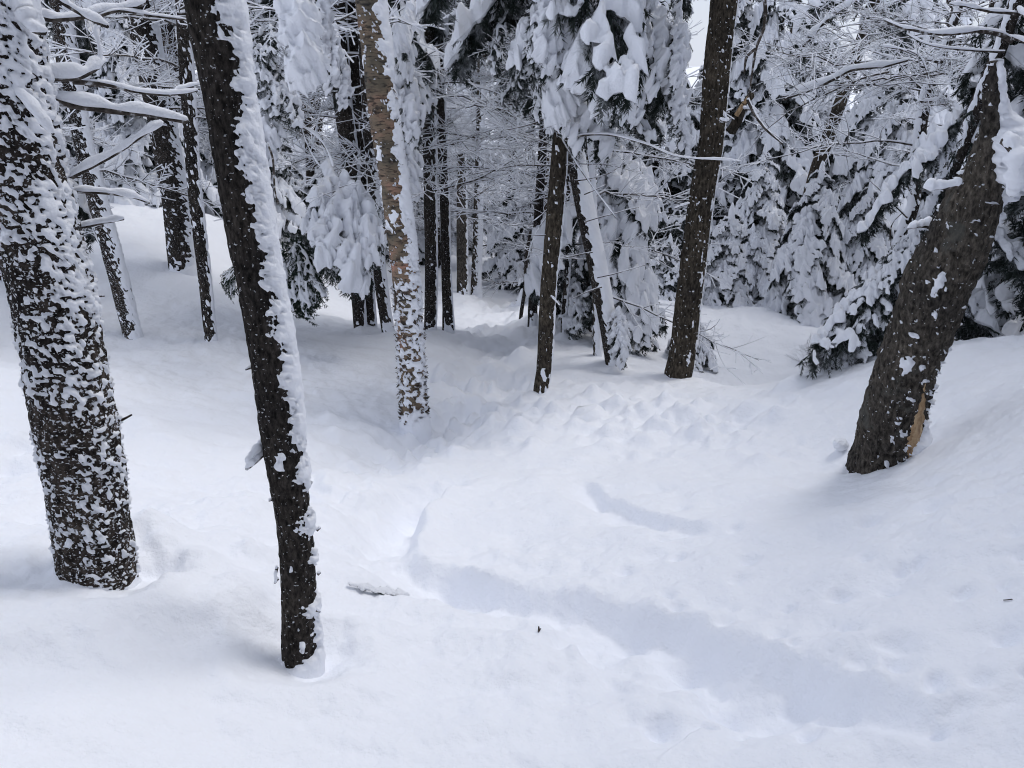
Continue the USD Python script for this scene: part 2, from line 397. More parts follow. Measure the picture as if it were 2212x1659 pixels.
def poly_dist(xy, line):
    """signed distance to an open line (positive to the right of its direction) and position along it in 0..1"""
    line = np.asarray(line)[:, :2]
    best = np.full(len(xy), 1e9)
    sign, par = np.zeros(len(xy)), np.zeros(len(xy))
    seg = np.linalg.norm(np.diff(line, axis=0), axis=1)
    acc, tot = np.r_[0, np.cumsum(seg)], seg.sum()
    for i in range(len(line) - 1):
        a, d = line[i], line[i + 1] - line[i]
        t = np.clip(((xy - a) @ d) / (d @ d), 0, 1)
        q = xy - a - t[:, None] * d
        dist = np.linalg.norm(q, axis=1)
        m = dist < best
        best[m] = dist[m]
        sign[m] = np.sign(d[1] * q[m, 0] - d[0] * q[m, 1])
        par[m] = (acc[i] + t[m] * seg[i]) / tot
    return best * sign, par


def gline(pts, n=60):
    return resample(np.array([on_ground(*p) for p in pts]), n)


# ledge: drop on the near side that eases back over 'back' metres
LEDGES = [
    (gline([(1060, 1032), (960, 1048), (915, 1090), (885, 1170), (905, 1215), (1000, 1238), (1200, 1285), (1400, 1335), (1600, 1400), (1900, 1510), (2260, 1640)]), 0.10, 0.038, 0.24, 1),
    (gline([(1255, 1030), (1290, 1062), (1340, 1090), (1420, 1115), (1510, 1152), (1570, 1165)]), 0.045, 0.022, 0.13, 1),
    (gline([(1180, 1400), (1300, 1425), (1420, 1500), (1560, 1490), (1640, 1550)]), 0.03, 0.03, 0.25, 1),
    (gline([(-40, 1120), (90, 1090), (240, 1075), (420, 1010)]), 0.04, 0.06, 0.4, 1),
]
TRAIL = gline([(1080, 640), (1060, 720), (1010, 800), (1000, 880), (860, 960), (760, 1040), (640, 1130), (500, 1240)])
TRAIL2 = gline([(1010, 830), (1180, 890), (1350, 900), (1500, 930), (1700, 900)])
GULLY = gline([(840, 770), (960, 790), (1080, 810), (1180, 830)])
PITS = []
prng = np.random.default_rng(3)
for _ in range(70):
    px, py = prng.uniform(1350, 2250), prng.uniform(1020, 1640)
    if py > 1060 + (px - 1350) * 0.1 or prng.random() < 0.3:
        PITS.append((*on_ground(px, py)[:2], prng.uniform(0.012, 0.036), prng.uniform(0.018, 0.045)))
for px, py, r, d in [(1600, 690, .75, -.13), (1690, 720, .5, -.08), (1340, 1440, 0.07, .04), (1440, 1470, 0.06, .05), (1290, 1400, 0.05, .03), (2010, 1090, .03, .02), (2100, 1080, .02, .02), (1240, 1370, .04, .02), (1490, 1440, .05, .03), (10, 1005, .08, .05), (1815, 985, .035, -.03)]:
    PITS.append((*on_ground(px, py)[:2], r, d))
for _ in range(170):
    px, py = prng.uniform(1050, 2250), prng.uniform(1000, 1640)
    PITS.append((*on_ground(px, py)[:2], prng.uniform(0.035, 0.10), prng.choice([-1, 1]) * prng.uniform(0.006, 0.022)))
for _ in range(60):
    px = prng.uniform(950, 2000)
    PITS.append((*on_ground(px, 1265 + (px - 950) * .27 + prng.normal(0, 45))[:2], prng.uniform(0.02, 0.06), prng.choice([-1, 1]) * prng.uniform(0.008, 0.026)))
CLUMPS = []
for _ in range(760):
    t = prng.random()
    l = TRAIL if prng.random() < 0.45 else TRAIL2
    p = l[int(t * (len(l) - 1))][:2] + prng.normal(0, 0.33, 2)
    r_ = .02 + .05 * prng.random() ** 2
    CLUMPS.append((*p, r_, -r_ * prng.uniform(0.35, 0.8)))
for _ in range(240):
    p = on_ground(prng.uniform(-50, 930), prng.uniform(880, 1270))[:2]
    r_ = .025 + .07 * prng.random() ** 2
    CLUMPS.append((*p, r_, prng.choice([-1, -1, 1]) * r_ * prng.uniform(0.15, 0.45)))
SPOTS = np.array(PITS + CLUMPS)


def ground(xy):
    xy = np.asarray(xy, float).reshape(-1, 2)
    z = ground0(xy)
    p3 = np.c_[xy, np.zeros(len(xy))]
    r = np.linalg.norm(xy, axis=1)
    wob = (fbm(p3 * 3.1, 3, 5) - 0.5) * 0.12
    for line, drop, soft, back, side in LEDGES:
        s, t = poly_dist(xy, line)
        s = s * side + wob * 0.75
        drop = drop * (.45 + 1.1 * noise(p3 * 2.2, 41))
        prof = sstep(-soft, soft, s) * (1 - sstep(back * 0.25, back * 1.4, s))
        lip = np.exp(-((s + soft * 1.2) / (soft * 1.6)) ** 2) * 0.2
        z = z - drop * (prof - lip) * sstep(0, 0.12, t) * (1 - sstep(0.82, 1, t))
    for line, dep, wid in ((TRAIL, 0.15, 0.36), (TRAIL2, 0.05, 0.3), (GULLY, 0.12, 0.28)):
        s, t = poly_dist(xy, line)
        rough = np.exp(-(s / wid) ** 2) * sstep(0, 0.1, t) * (1 - sstep(0.85, 1, t)) * (.35 + 1.2 * noise(p3 * 1.7, 61))
        z = z - dep * rough * sstep(0.02, 0.06, wid)
        z = z + rough * ((fbm(p3 * 5, 2, 11) - 0.5) * 0.10 + sstep(.5, .85, noise(p3 * 6.0, 15)) * .05 + sstep(.5, .8, noise(p3 * 13.0, 16)) * .03)
    # broad undulation, wind ripples, small lumps
    z = z + (fbm(p3 * 0.9, 3, 1) - 0.5) * 0.10 * sstep(1.5, 4, r)
    z = z + (fbm(p3 * np.array([2.6, 5.5, 1]), 3, 2) - 0.5) * 0.06
    lump = fbm(p3 * 11, 3, 3) - 0.5
    zone = sstep(0.35, 0.62, noise(p3 * 0.8, 9))
    z = z + lump * (0.016 + 0.034 * zone) * sstep(1.2, 2.5, r)
    tree = cKDTree(SPOTS[:, :2])
    near = tree.query_ball_point(xy, np.where(r > 7, 1.6, 0.24))
    idx = [i for i, q in enumerate(near) if q]
    for i in idx:
        q = SPOTS[near[i]]
        d2 = ((q[:, :2] - xy[i]) ** 2).sum(1) / q[:, 2] ** 2
        z[i] -= (q[:, 3] * np.exp(-d2)).sum()
    # wells and skirts of snow round the trunks
    for k, (a, b, w) in {'A': (-.04, .085, 1.3), 'B': (-.045, .05, 1.9), 'Birch': (.10, 0, 1.4), 'D': (.05, .0, 1.3), 'C20': (.05, -.01, 1.5), 'M16': (.07, 0, 1.6), 'M14': (.03, 0, 1.6), 'Ca': (.05, 0, 1.8), 'Cc': (.05, 0, 1.8), 'M8': (.03, 0, 1.8), 'L3': (.03, 0, 1.6)}.items():
        c = FEET[k]
        dx, dy = xy[:, 0] - c[0], xy[:, 1] - c[1]
        d = np.hypot(dx, dy) / (c[3] * w)
        side = 0.5 + 0.5 * dx / (np.hypot(dx, dy) + 1e-6)
        d = d * (.75 + .5 * noise(p3 * 4.5, 31)) + .3 * (noise(p3 * 16, 32) - .5)
        z = z + a * np.exp(-(d / 1.3) ** 2) * (0.35 + 0.65 * side) + b * np.exp(-((d - 2.2) / 0.8) ** 2) * (0.4 + 0.6 * side)
    return z


def gpt(px, py, up=0.0):
    p = on_ground(px, py)
    p[2] = ground(p[None, :2])[0] + up
    return p


def gz(x, y):
    return float(ground0([[x, y]])[0])


th = np.radians(np.r_[np.linspace(-180, -50, 34, endpoint=False), np.linspace(-50, -36, 30, endpoint=False), np.linspace(-36, 36, 450, endpoint=False), np.linspace(36, 50, 30, endpoint=False), np.linspace(50, 180, 34, endpoint=False)])
rr = np.r_[0.02, 0.3, 0.7, 1.1, 1.4, np.geomspace(1.55, 13, 430), np.geomspace(13.3, 30, 50), np.geomspace(31, 140, 30)]
G = np.stack([rr[:, None] * np.sin(th)[None], rr[:, None] * np.cos(th)[None]], -1)
nr, nt = G.shape[:2]
gv = np.c_[G.reshape(-1, 2), ground(G.reshape(-1, 2))]
i, j = np.meshgrid(np.arange(nr - 1), np.arange(nt), indexing='ij')
q = np.stack([i * nt + j, i * nt + (j + 1) % nt, (i + 1) * nt + (j + 1) % nt, (i + 1) * nt + j], -1).reshape(-1, 4)
gf = np.vstack([q[:, [0, 2, 1]], q[:, [0, 3, 2]]])
tag(obj('snow_ground', (gv, gf), 'snow_ground'), kind='structure')


# ------------------------------------------------------------------ trunks with bark relief and snow plastered on them
def trunk_mesh(line, seg, sides, relief, rel_scale, seed, extra=3.0, flare=0.05):
    """returns (axis points, e1, e2, radius, ring positions s, bark vertices (n, sides, 3), faces)"""
    L = np.asarray(line, float)
    n_line, down = len(L) + 1, L[0, :3] - L[1, :3]
    L = np.vstack([[*(L[0, :3] + down / np.linalg.norm(down) * .25), L[0, 3]], L])      # root end, under the snow
    if extra:
        d = L[-1, :3] - L[-2, :3]
        d = d / np.linalg.norm(d)
        d = d * 0.75 + np.array([0, 0, 0.25])
        d /= np.linalg.norm(d)
        for k in (0.33, 0.66, 1.0):
            L = np.vstack([L, [*(L[-1, :3] + d * extra * 0.34), L[-1, 3] * 0.93]])
    Ls = np.r_[0, np.cumsum(np.linalg.norm(np.diff(L[:, :3], axis=0), axis=1))]
    vis = Ls[n_line - 1]
    n1 = max(6, int(vis / seg))
    s = np.r_[np.linspace(0, vis, n1), np.linspace(vis, Ls[-1], 14)[1:]] if extra else np.linspace(0, vis, n1)
    from scipy.interpolate import PchipInterpolator
    P = PchipInterpolator(Ls, L)(s)
    p, r = P[:, :3], P[:, 3].copy()
    r = r * (1 + flare * np.exp(-np.maximum(s - .25, 0) / (6 * r[0])))
    t = np.gradient(p, axis=0)
    t /= np.linalg.norm(t, axis=1, keepdims=True)
    e1 = np.array([1.0, 0, 0]) - t * t[:, :1]
    e1 /= np.linalg.norm(e1, axis=1, keepdims=True)
    e2 = np.cross(e1, t)                      # towards the camera side (-y)
    phi = np.arange(sides) * 2 * PI / sides
    dirs = np.cos(phi)[None, :, None] * e1[:, None] + np.sin(phi)[None, :, None] * e2[:, None]
    v = p[:, None] + r[:, None, None] * dirs
    if relief:
        plates = fbm(v * np.array([1, 1, 0.6]) * rel_scale, 3, seed) - 0.5
        broad = fbm(v * 4.0, 2, seed + 9) - 0.5
        v = v + dirs * (relief * 2 * plates + r[:, None] * 0.10 * broad)[..., None]
    s = s - .25
    f = tube_faces(len(s), sides)[:, ::-1]
    return dict(p=p, r=r, s=s, phi=phi, dirs=dirs, v=v, f=f, vis=vis, t=t)


def closed(T):
    n, k = T['v'].shape[:2]
    v = np.vstack([T['v'].reshape(-1, 3), T['p'][-1] + T['t'][-1] * T['r'][-1] * 0.2])
    a = np.arange(k)
    return v, np.vstack([T['f'], np.stack([(n - 1) * k + a, np.full(k, n * k), (n - 1) * k + (a + 1) % k], 1)[:, [0, 2, 1]]])


def crust(T, mask, thick):
    """snow shell on a trunk: where mask > 0 it stands proud of the bark, elsewhere it is cut away"""
    m = mask
    off = np.clip(1.7 * m, -1.2, 1.0 + .25 * np.clip(m, 0, 2)) * thick
    n, k = m.shape
    v = (T['v'] + T['dirs'] * off[..., None]).reshape(-1, 3)
    keep = (m.reshape(-1)[T['f']] > 0).any(1)
    f = T['f'][keep]
    used, inv = np.unique(f, return_inverse=True)
    return v[used], inv.reshape(-1, 3)


def wrapphi(phi, c):
    return (phi - c + PI) % (2 * PI) - PI


def tnoise(T, sc, seed, octv=3):
    """noise on the trunk surface, scaled along (around, up)"""
    v = T['p'][:, None] + T['r'][:, None, None] * T['dirs']
    v = v + (np.stack([noise(v * 14, seed + 51), noise(v * 14, seed + 52), noise(v * 14, seed + 53)], -1) - .5) * .02
    return even(fbm(v * np.array([sc[0], sc[0], sc[1]]), octv, seed))


def limb(px_pts, R, r0, r1, snow, parent, seed, name='branch', wood='twig_wood', n=22, lift=0.6, dR=None, jitter=0.22, stub=False):
    """a branch through picture points, snow lying along its top"""
    m = len(px_pts)
    Rs = np.broadcast_to(R, (m,)) if np.ndim(R) else np.full(m, R)
    p = resample(np.array([at_range(x, y, q) for (x, y), q in zip(px_pts, Rs)]), n)
    return limb3(p, r0, r1, snow, parent, seed, name, wood, lift, jitter)


def limb3(p, r0, r1, snow, parent, seed, name='branch', wood='twig_wood', lift=0.6, jitter=0.22):
    n = len(p)
    p = p + (np.stack([noise(np.c_[p[:, :2] * 7, np.full(n, k)], seed + k) for k in range(3)], 1) - 0.5) * r0 * 1.6 * np.linspace(0.2, 1, n)[:, None]
    r = np.linspace(r0, r1, n)
    b = obj(name, tube(p, r, 7, 0.15, seed), wood, parent)
    if snow is not None and snow > 0:
        g = np.clip(noise(np.c_[np.linspace(0, 5, n), np.zeros(n), np.full(n, seed)], seed) * 1.1 + 0.35, 0.45, 1.15)
        env = np.minimum(1, np.linspace(0.6, 4, n)) * np.minimum(1, np.linspace(5, 0.45, n))
        rs = np.maximum(snow * g * env, r * 0.75)
        v, f = tube(p + np.array([0, 0, 1.0]) * (r * 0.35 + rs * lift)[:, None], rs, 9, jitter, seed + 5)
        obj('snow', (v, f), 'snow', b)
    return b

# ------------------------------------------------------------------ snow laden boughs: a small library, each a bough of needles with its own snow
def seg_field(xy, A, B, r0, r1):
    """normalised distance (1 = edge) to tapered segments, smooth union; also the local radius"""
    D = np.empty((len(A), len(xy)))
    Rl = np.empty_like(D)
    for k in range(len(A)):
        d = B[k] - A[k]
        t = np.clip(((xy - A[k]) @ d) / (d @ d + 1e-12), 0, 1)
        r = r0[k] + (r1[k] - r0[k]) * t
        D[k] = np.linalg.norm(xy - A[k] - t[:, None] * d, axis=1) / r
        Rl[k] = r
    h = np.sqrt(np.clip(1 - D ** 2, 0, None)) * Rl
    return D.min(0), (h ** 3).sum(0) ** (1 / 3)


def spray(L, Wd, n, ang, seed, sub=2, taper=0.8):
    """flat fan of twig segments: (A, B, level)"""
    g = np.random.default_rng(seed)
    A, B, lv = [], [], []
    xs = np.linspace(0.0, L, 7)
    ys = np.cumsum(g.normal(0, 0.012 * L, 7))
    for k in range(6):
        A.append([xs[k], ys[k]]), B.append([xs[k + 1], ys[k + 1]]), lv.append(0)
    for k in range(n):
        t = (k + 0.6 + g.uniform(-.2, .2)) / n
        x0 = L * (0.10 + 0.88 * t)
        y0 = np.interp(x0, xs, ys)
        sgn = 1 if k % 2 else -1
        l = Wd * (1 - t ** 1.6 * taper) * min(1, 0.45 + 2.2 * t) * g.uniform(0.75, 1.15)
        a = ang * (1 - 0.35 * t) * g.uniform(0.85, 1.15)
        m1 = np.array([x0 + l * .5 * math.cos(a), y0 + sgn * l * .5 * math.sin(a)])
        a2 = a * g.uniform(0.7, 1.0)
        e1 = m1 + [l * .5 * math.cos(a2), sgn * l * .5 * math.sin(a2)]
        A += [[x0, y0], m1]
        B += [m1, e1]
        lv += [1, 1]
        for q in range(sub):
            f = (q + 0.5 + g.uniform(-.2, .2)) / sub
            o = np.array([x0, y0]) + (e1 - [x0, y0]) * (0.25 + 0.6 * f)
            sg = sgn if q % 2 else -sgn
            a3 = sgn * a2 + sg * g.uniform(0.5, 0.8)
            ll = l * g.uniform(0.28, 0.45) * (1 - .4 * f)
            A.append(o), B.append(o + [ll * math.cos(a3), ll * math.sin(a3)]), lv.append(2)
    return np.array(A), np.array(B), np.array(lv)


def needles_along(P0, P1, per_m, ln, wd, g, down=0.0, flat=0.5):
    """thin triangles standing off the segments"""
    out = []
    for a, b in zip(P0, P1):
        l = np.linalg.norm(b - a)
        n = max(5, int(per_m * l))
        t = g.uniform(0, 1, n)
        o = a + t[:, None] * (b - a)
        d = (b - a) / (l + 1e-9)
        side = np.cross(d, [0, 0, 1.0])
        side /= np.linalg.norm(side) + 1e-9
        upv = np.cross(side, d)
        th_ = g.uniform(0, 2 * PI, n)
        rad = np.cos(th_)[:, None] * side + (np.sin(th_) * flat - down)[:, None] * upv
        dirn = d * g.uniform(0.45, 0.9, n)[:, None] + rad * 0.8
        dirn /= np.linalg.norm(dirn, axis=1, keepdims=True) + 1e-9
        ll = ln * g.uniform(0.6, 1.15, n)
        w = np.cross(dirn, g.normal(size=(n, 3)))
        w /= np.linalg.norm(w, axis=1, keepdims=True) + 1e-9
        w *= wd * 0.5
        tip = o + dirn * ll[:, None]
        out.append(np.stack([o - w, o + w, tip], 1).reshape(-1, 3))
    v = np.vstack(out)
    return v, np.arange(len(v)).reshape(-1, 3)


def make_bough(L, Wd, n, ang, seed, rise=0.0, droop=0.5, lat=0.35, sr=0.03, st=1.0, cover=1.0, grid=0.018, sub=2, per_m=130, nl=0.030, nw=0.006, fringe=0, green='needles_dark', stem=0.012, tipfat=1.0, low=0.6, lump=0.12, ext_=0.3, far=False, hole=0.6):
    g = np.random.default_rng(seed)
    A, B, lv = spray(L, Wd, n, ang, seed, sub)

    def S(xy):
        x, y = xy[:, 0] / L, xy[:, 1] / max(Wd, 1e-6)
        z = L * (rise * x - droop * np.clip(x, 0, None) ** 2) - lat * Wd * np.abs(y) ** 1.7
        return z + lump * Wd * 2 * (noise(np.c_[xy * 5.5 / L ** .5, np.full(len(xy), seed * .37)], seed) - .5)

    cls = f'/World/bough_kind_{seed}'
    if not far:
        stage.CreateClassPrim(cls)
    croot = stage.GetPrimAtPath(cls)
    P0, P1 = np.c_[A, S(A)], np.c_[B, S(B)]
    parts = []
    # needles reach a little past the snow and hang below it
    ext = P1 + (P1 - P0) * ext_
    low_ = np.array([0, 0, -low * sr])
    parts.append(needles_along(P0 + low_, ext + low_, per_m, nl, nw, g, down=0.35))
    if fringe:
        k = g.integers(0, len(A), fringe)
        t = g.uniform(0, 1, fringe)[:, None]
        o = P0[k] + t * (P1[k] - P0[k]) + low_
        e = o + np.c_[g.normal(0, 0.25, fringe), g.normal(0, 0.25, fringe), -np.ones(fringe)] * g.uniform(0.06, 0.16, fringe)[:, None]
        parts.append(needles_along(o, e, per_m, nl, nw, g))
    for lev, ra, rb in ((0, stem, stem * 0.35),):
        m = lv == lev
        pts = np.vstack([P0[m], P1[m][-1:]]) + low_
        parts.append(tube(pts, np.linspace(ra, rb, len(pts)), 5))
    for a, b in zip(P0[lv == 1] + low_, P1[lv == 1] + low_):
        parts.append(tube(np.array([a, b]), [0.004, 0.0025], 3, cap=False))
    green_mesh, snow_mesh = cat_mesh(parts), None
    if not far:
        obj('needles', green_mesh, green, croot, smooth=False)
    # snow: thickness field over the spray, outline snapped to the field's edge
    keep = g.random(len(A)) < np.where(lv == 0, max(cover, 0.5), cover)
    if cover > 0 and keep.any():
        r0 = sr * np.where(lv == 0, 1.25, np.where(lv == 1, 1.0, 0.75)) * g.uniform(0.55, 1.35, len(A))
        r1 = sr * np.where(lv == 0, 1.1, .85) * tipfat * g.uniform(.5, 1.25, len(A))
        A_, B_, r0, r1 = A[keep], B[keep], r0[keep], r1[keep]
        nb_ = int(len(A_) * .45)
        kk = g.integers(0, len(A_), nb_)
        o_ = A_[kk] + g.uniform(.2, 1.0, nb_)[:, None] * (B_[kk] - A_[kk])
        rb_ = sr * g.uniform(1.0, 1.75, nb_)
        A_, B_, r0, r1 = np.vstack([A_, o_]), np.vstack([B_, o_ + g.normal(0, .4 * sr, (nb_, 2))]), np.r_[r0, rb_], np.r_[r1, rb_]
        lo = np.minimum(A_, B_).min(0) - 2 * sr
        hi = np.maximum(A_, B_).max(0) + 2 * sr
        nx, ny = (np.ceil((hi - lo) / grid).astype(int) + 1)
        X, Y = np.meshgrid(lo[0] + np.arange(nx) * grid, lo[1] + np.arange(ny) * grid, indexing='ij')
        xy = np.c_[X.ravel(), Y.ravel()]
        wob = np.c_[noise(np.c_[xy * 22, np.zeros(len(xy))], seed), noise(np.c_[xy * 22, np.zeros(len(xy))], seed + 1)] - 0.5
        D, h = seg_field(xy + wob * sr * 1.1, A_, B_, r0, r1)
        D = D + hole * (.6 * noise(np.c_[xy * 11, np.full(len(xy), 3.0)], seed + 8) + .6 * noise(np.c_[xy * 23, np.full(len(xy), 5.0)], seed + 9) - .56)
        D2, gr = D.reshape(nx, ny), np.gradient(D.reshape(nx, ny), grid)
        inside = D < 1
        i, j = np.meshgrid(np.arange(nx - 1), np.arange(ny - 1), indexing='ij')
        q = np.stack([i * ny + j, (i + 1) * ny + j, (i + 1) * ny + j + 1, i * ny + j + 1], -1).reshape(-1, 4)
        q = q[inside[q].any(1)]
        gx = np.stack([a.ravel() for a in gr], 1)
        step = ((D - 1) / ((gx ** 2).sum(1) + 1e-9))[:, None] * gx
        ln = np.linalg.norm(step, axis=1, keepdims=True)
        step *= np.minimum(1, 1.3 * grid / (ln + 1e-12))
        xy2 = np.where(inside[:, None], xy, xy - step)
        base = S(xy2)
        h = np.where(inside, h, 0) * st
        h *= 0.25 + 1.4 * noise(np.c_[xy2 * 10, np.zeros(len(xy2))], seed + 3)
        h *= np.clip((1 - D) * 5, 0.10, 1) ** .5 * np.where(inside, 1, 0)
        top = np.c_[xy2, base + h]
        bot = np.c_[xy2, base - h * 0.22 - 0.002]
        f = np.vstack([q[:, [0, 1, 2]], q[:, [0, 2, 3]]])
        used, inv = np.unique(f, return_inverse=True)
        f = inv.reshape(-1, 3)
        v = np.vstack([top[used], bot[used]])
        f = np.vstack([f, f[:, ::-1] + len(used)])
        snow_mesh = (v, f)
        if not far:
            obj('snow', (v, f), 'snow', croot)
    return dict(path=cls, L=L, W=Wd, green=green_mesh, snow=snow_mesh)


def make_dead(L, n, seed, curve=0.1, frost=1.0, fine=True, r=0.010):
    """bare dead branch with frosted side twigs"""
    g = np.random.default_rng(seed)
    cls = f'/World/dead_branch_kind_{seed}'
    stage.CreateClassPrim(cls)
    croot = stage.GetPrimAtPath(cls)
    x = np.linspace(0, L, 12)
    main = np.c_[x, np.cumsum(g.normal(0, 0.02 * L, 12)), curve * L * (x / L) ** 2 - 0.25 * curve * L * x / L + np.cumsum(g.normal(0, 0.008 * L, 12))]
    wood, snow = [tube(main, np.linspace(r, r * .3, 12), 5)], []

    def cap(p, rr):
        if frost > 0:
            sr_ = np.maximum(rr * 0.9 * frost, 0.0035 * frost)
            gap = 0.6 + 0.8 * noise(np.c_[p * 30], seed)
            snow.append(tube(p + np.array([0, 0, 1.0]) * (rr * 0.5 + sr_ * 0.5)[:, None], sr_ * gap, 5))

    cap(main, np.linspace(r, r * .3, 12))
    for k in range(n):
        t = g.uniform(0.15, 1)
        o = np.array([np.interp(t * L, x, main[:, c]) for c in range(3)])
        l = L * g.uniform(0.15, 0.42) * (1.1 - 0.5 * t)
        a = g.uniform(0.5, 1.0) * g.choice([-1, 1])
        e = g.normal(0.0, 0.35)
        m = np.linspace(0, 1, 5)
        bend = g.normal(0, 0.25, 3)
        p = o + l * (m[:, None] * [math.cos(a) * math.cos(e), math.sin(a) * math.cos(e), math.sin(e)] + (m ** 2)[:, None] * bend * 0.5)
        rr = np.linspace(r * .45, r * .18, 5)
        wood.append(tube(p, rr, 3, cap=False))
        cap(p, rr)
        if fine:
            for _ in range(g.integers(2, 5)):
                u = g.uniform(0.2, 1)
                o2 = p[0] + 0 * u
                o2 = np.array([np.interp(u, m, p[:, c]) for c in range(3)])
                dv = g.normal(0, 1, 3) * [1, 1, .7]
                dv = dv / np.linalg.norm(dv) + (p[-1] - p[0]) / l * 0.7
                p2 = o2 + np.linspace(0, 1, 4)[:, None] * dv * l * g.uniform(.2, .42)
                rr2 = np.linspace(r * .25, r * .12, 4)
                wood.append(tube(p2, rr2, 3, cap=False))
                cap(p2, rr2)
    obj('twigs', cat_mesh(wood), 'twig_wood', croot)
    if snow:
        obj('snow', cat_mesh(snow), 'snow', croot)
    return dict(path=cls, L=L, W=L * .5, green=cat_mesh(wood), snow=cat_mesh(snow))


HEAVY = [make_bough(1.0, 0.42, 11, 0.85, 100 + k, rise=0.05, droop=[.45, .6, .75, .5][k], lat=[.4, .6, .5, .7][k], sr=0.036, st=2.5, cover=0.75, tipfat=1.3, sub=1, per_m=260, fringe=150, nl=.055, nw=.0095, ext_=.4) for k in range(4)]
MEDIUM = [make_bough(1.0, 0.40, 14, 0.9, 200 + k, rise=0.1, droop=[.3, .45, .35, .55][k], lat=[.35, .25, .45, .35][k], sr=0.025, st=2.3, cover=0.5, tipfat=1.2, sub=2, per_m=230, fringe=150, nl=.046, nw=.0085, green='needles_dark') for k in range(4)]
LIGHT = [make_bough(1.0, 0.36, 16, 0.95, 300 + k, rise=0.05, droop=[.3, .5, .4][k], lat=.4, sr=0.020, st=1.2, cover=0.4, sub=2, per_m=210, fringe=130, nl=.04, nw=.007, green='needles_dark') for k in range(3)]
YOUNG = [make_bough(1.0, 0.46, 10, 0.8, 400 + k, rise=0.25, droop=[.6, .8][k], lat=.35, sr=0.037, st=2.1, cover=0.8, tipfat=1.15, sub=2, per_m=210, fringe=80, nl=.065, nw=.0115, green='needles_dark') for k in range(2)]
HAND = [make_bough(1.0, 0.38, 8, 0.45, 500 + k, rise=0.0, droop=[.45, .2][k], lat=.5, sr=0.10, st=1.05, cover=1.0, sub=0, per_m=260, fringe=60, nl=.09, nw=.016, tipfat=.8, green='needles_dark', lump=.2, hole=.45) for k in range(2)]
FRINGE = [make_bough(1.6, 0.30, 22, 0.8, 600 + k, rise=0.0, droop=[.3, .45][k], lat=.5, sr=0.032, st=1.9, cover=0.5, tipfat=1.1, sub=1, per_m=240, fringe=240, nl=.05, nw=.009, green='needles_dark', stem=.016, lump=.25) for k in range(2)]
SPRIG = make_bough(0.5, 0.26, 14, 0.8, 700, rise=0.0, droop=.3, lat=.2, sr=0.010, st=.8, cover=0.35, grid=.01, sub=3, per_m=330, fringe=60, nl=.022, nw=.006, green='needles_green', stem=.006)
SPRAY = make_bough(0.5, 0.2, 10, 0.6, 710, rise=0.0, droop=.05, lat=.1, sr=0.017, st=1.0, cover=0.85, grid=.009, sub=2, per_m=260, nl=.022, nw=.006, green='needles_green', stem=.006, ext_=.45)
FAR = [make_bough(1.0, 0.42, 9, 0.9, 900 + k, rise=0.05, droop=[.5, .7, .35][k], lat=.6, sr=.04, st=1.6, cover=.75, sub=1, per_m=70, grid=.04, fringe=30, nl=.08, nw=.02, far=True) for k in range(3)]
DEAD = [make_dead(1.2, 20, 800 + k, r=.0075, curve=[.1, -.12, .25, -.25, .02][k]) for k in range(5)]


def bough_matrix(kind, P0, P1, width=1.0, roll=0.0):
    x = np.asarray(P1, float) - P0
    l = np.linalg.norm(x)
    x = x / l
    y = np.cross((0, 0, 1.0), x)
    y /= np.linalg.norm(y) + 1e-9
    z = np.cross(x, y)
    c, s = math.cos(roll), math.sin(roll)
    y, z = y * c + z * s, z * c - y * s
    k = l / kind['L']
    return np.stack([x * k, y * k * width, z * k * (.5 + .5 * width)]), np.asarray(P0, float)


def place_bough(parent, kind, P0, P1, width=1.0, roll=0.0, name='bough'):
    R_, P0 = bough_matrix(kind, P0, P1, width, roll)
    M = np.eye(4)
    M[:3, :3], M[3, :3] = R_, P0
    pth = numbered(f'{parent.GetPath().pathString}/{name}')
    b = UsdGeom.Xform.Define(stage, pth)
    b.AddTransformOp().Set(Gf.Matrix4d(*M.ravel().tolist()))
    b.GetPrim().GetReferences().AddInternalReference(kind['path'])
    b.GetPrim().SetInstanceable(True)
    return b.GetPrim()


def whorls(parent, axis, z0, z1, n, length, kinds, g, down=(-.35, -.75), az=None, width=1.0, name='bough'):
    """boughs round an axis (rows x, y, z, r) between the heights z0 and z1"""
    axis = np.asarray(axis)
    o = np.argsort(axis[:, 2])
    for k in range(n):
        t = (k + g.uniform(0, 1)) / n
        z = z0 + (z1 - z0) * t
        c = np.array([np.interp(z, axis[o, 2], axis[o, q]) for q in range(3)])
        a = k * 2.4 + g.uniform(-.5, .5) if az is None else g.uniform(*az)
        l = length(t) * g.uniform(0.75, 1.2)
        s = g.uniform(*down)
        d = np.array([math.cos(a), math.sin(a), s])
        d /= np.linalg.norm(d)
        place_bough(parent, kinds[g.integers(len(kinds))], c, c + d * l, width * g.uniform(.85, 1.15), g.uniform(-.25, .25), name)


def project(p):
    d = np.asarray(p) - EYE
    w = d @ FW
    return np.stack([1106 + FPX * (d @ RT) / w, 829.5 - FPX * (d @ UP) / w], -1)


def side_mask(T, c, half, soft, amp, sc, seed, fine=0.0):
    m = (half - np.abs(wrapphi(T['phi'], c))[None, :]) / soft + amp * 2 * (tnoise(T, sc, seed) - 0.5)
    if fine:
        m = m + fine * 2 * (tnoise(T, (70, 110), seed + 3, 2) - 0.5)
    return m


D2R = math.radians
cos0 = lambda T, c: np.cos(T['phi'] - math.radians(c))[None]
TREE = {}


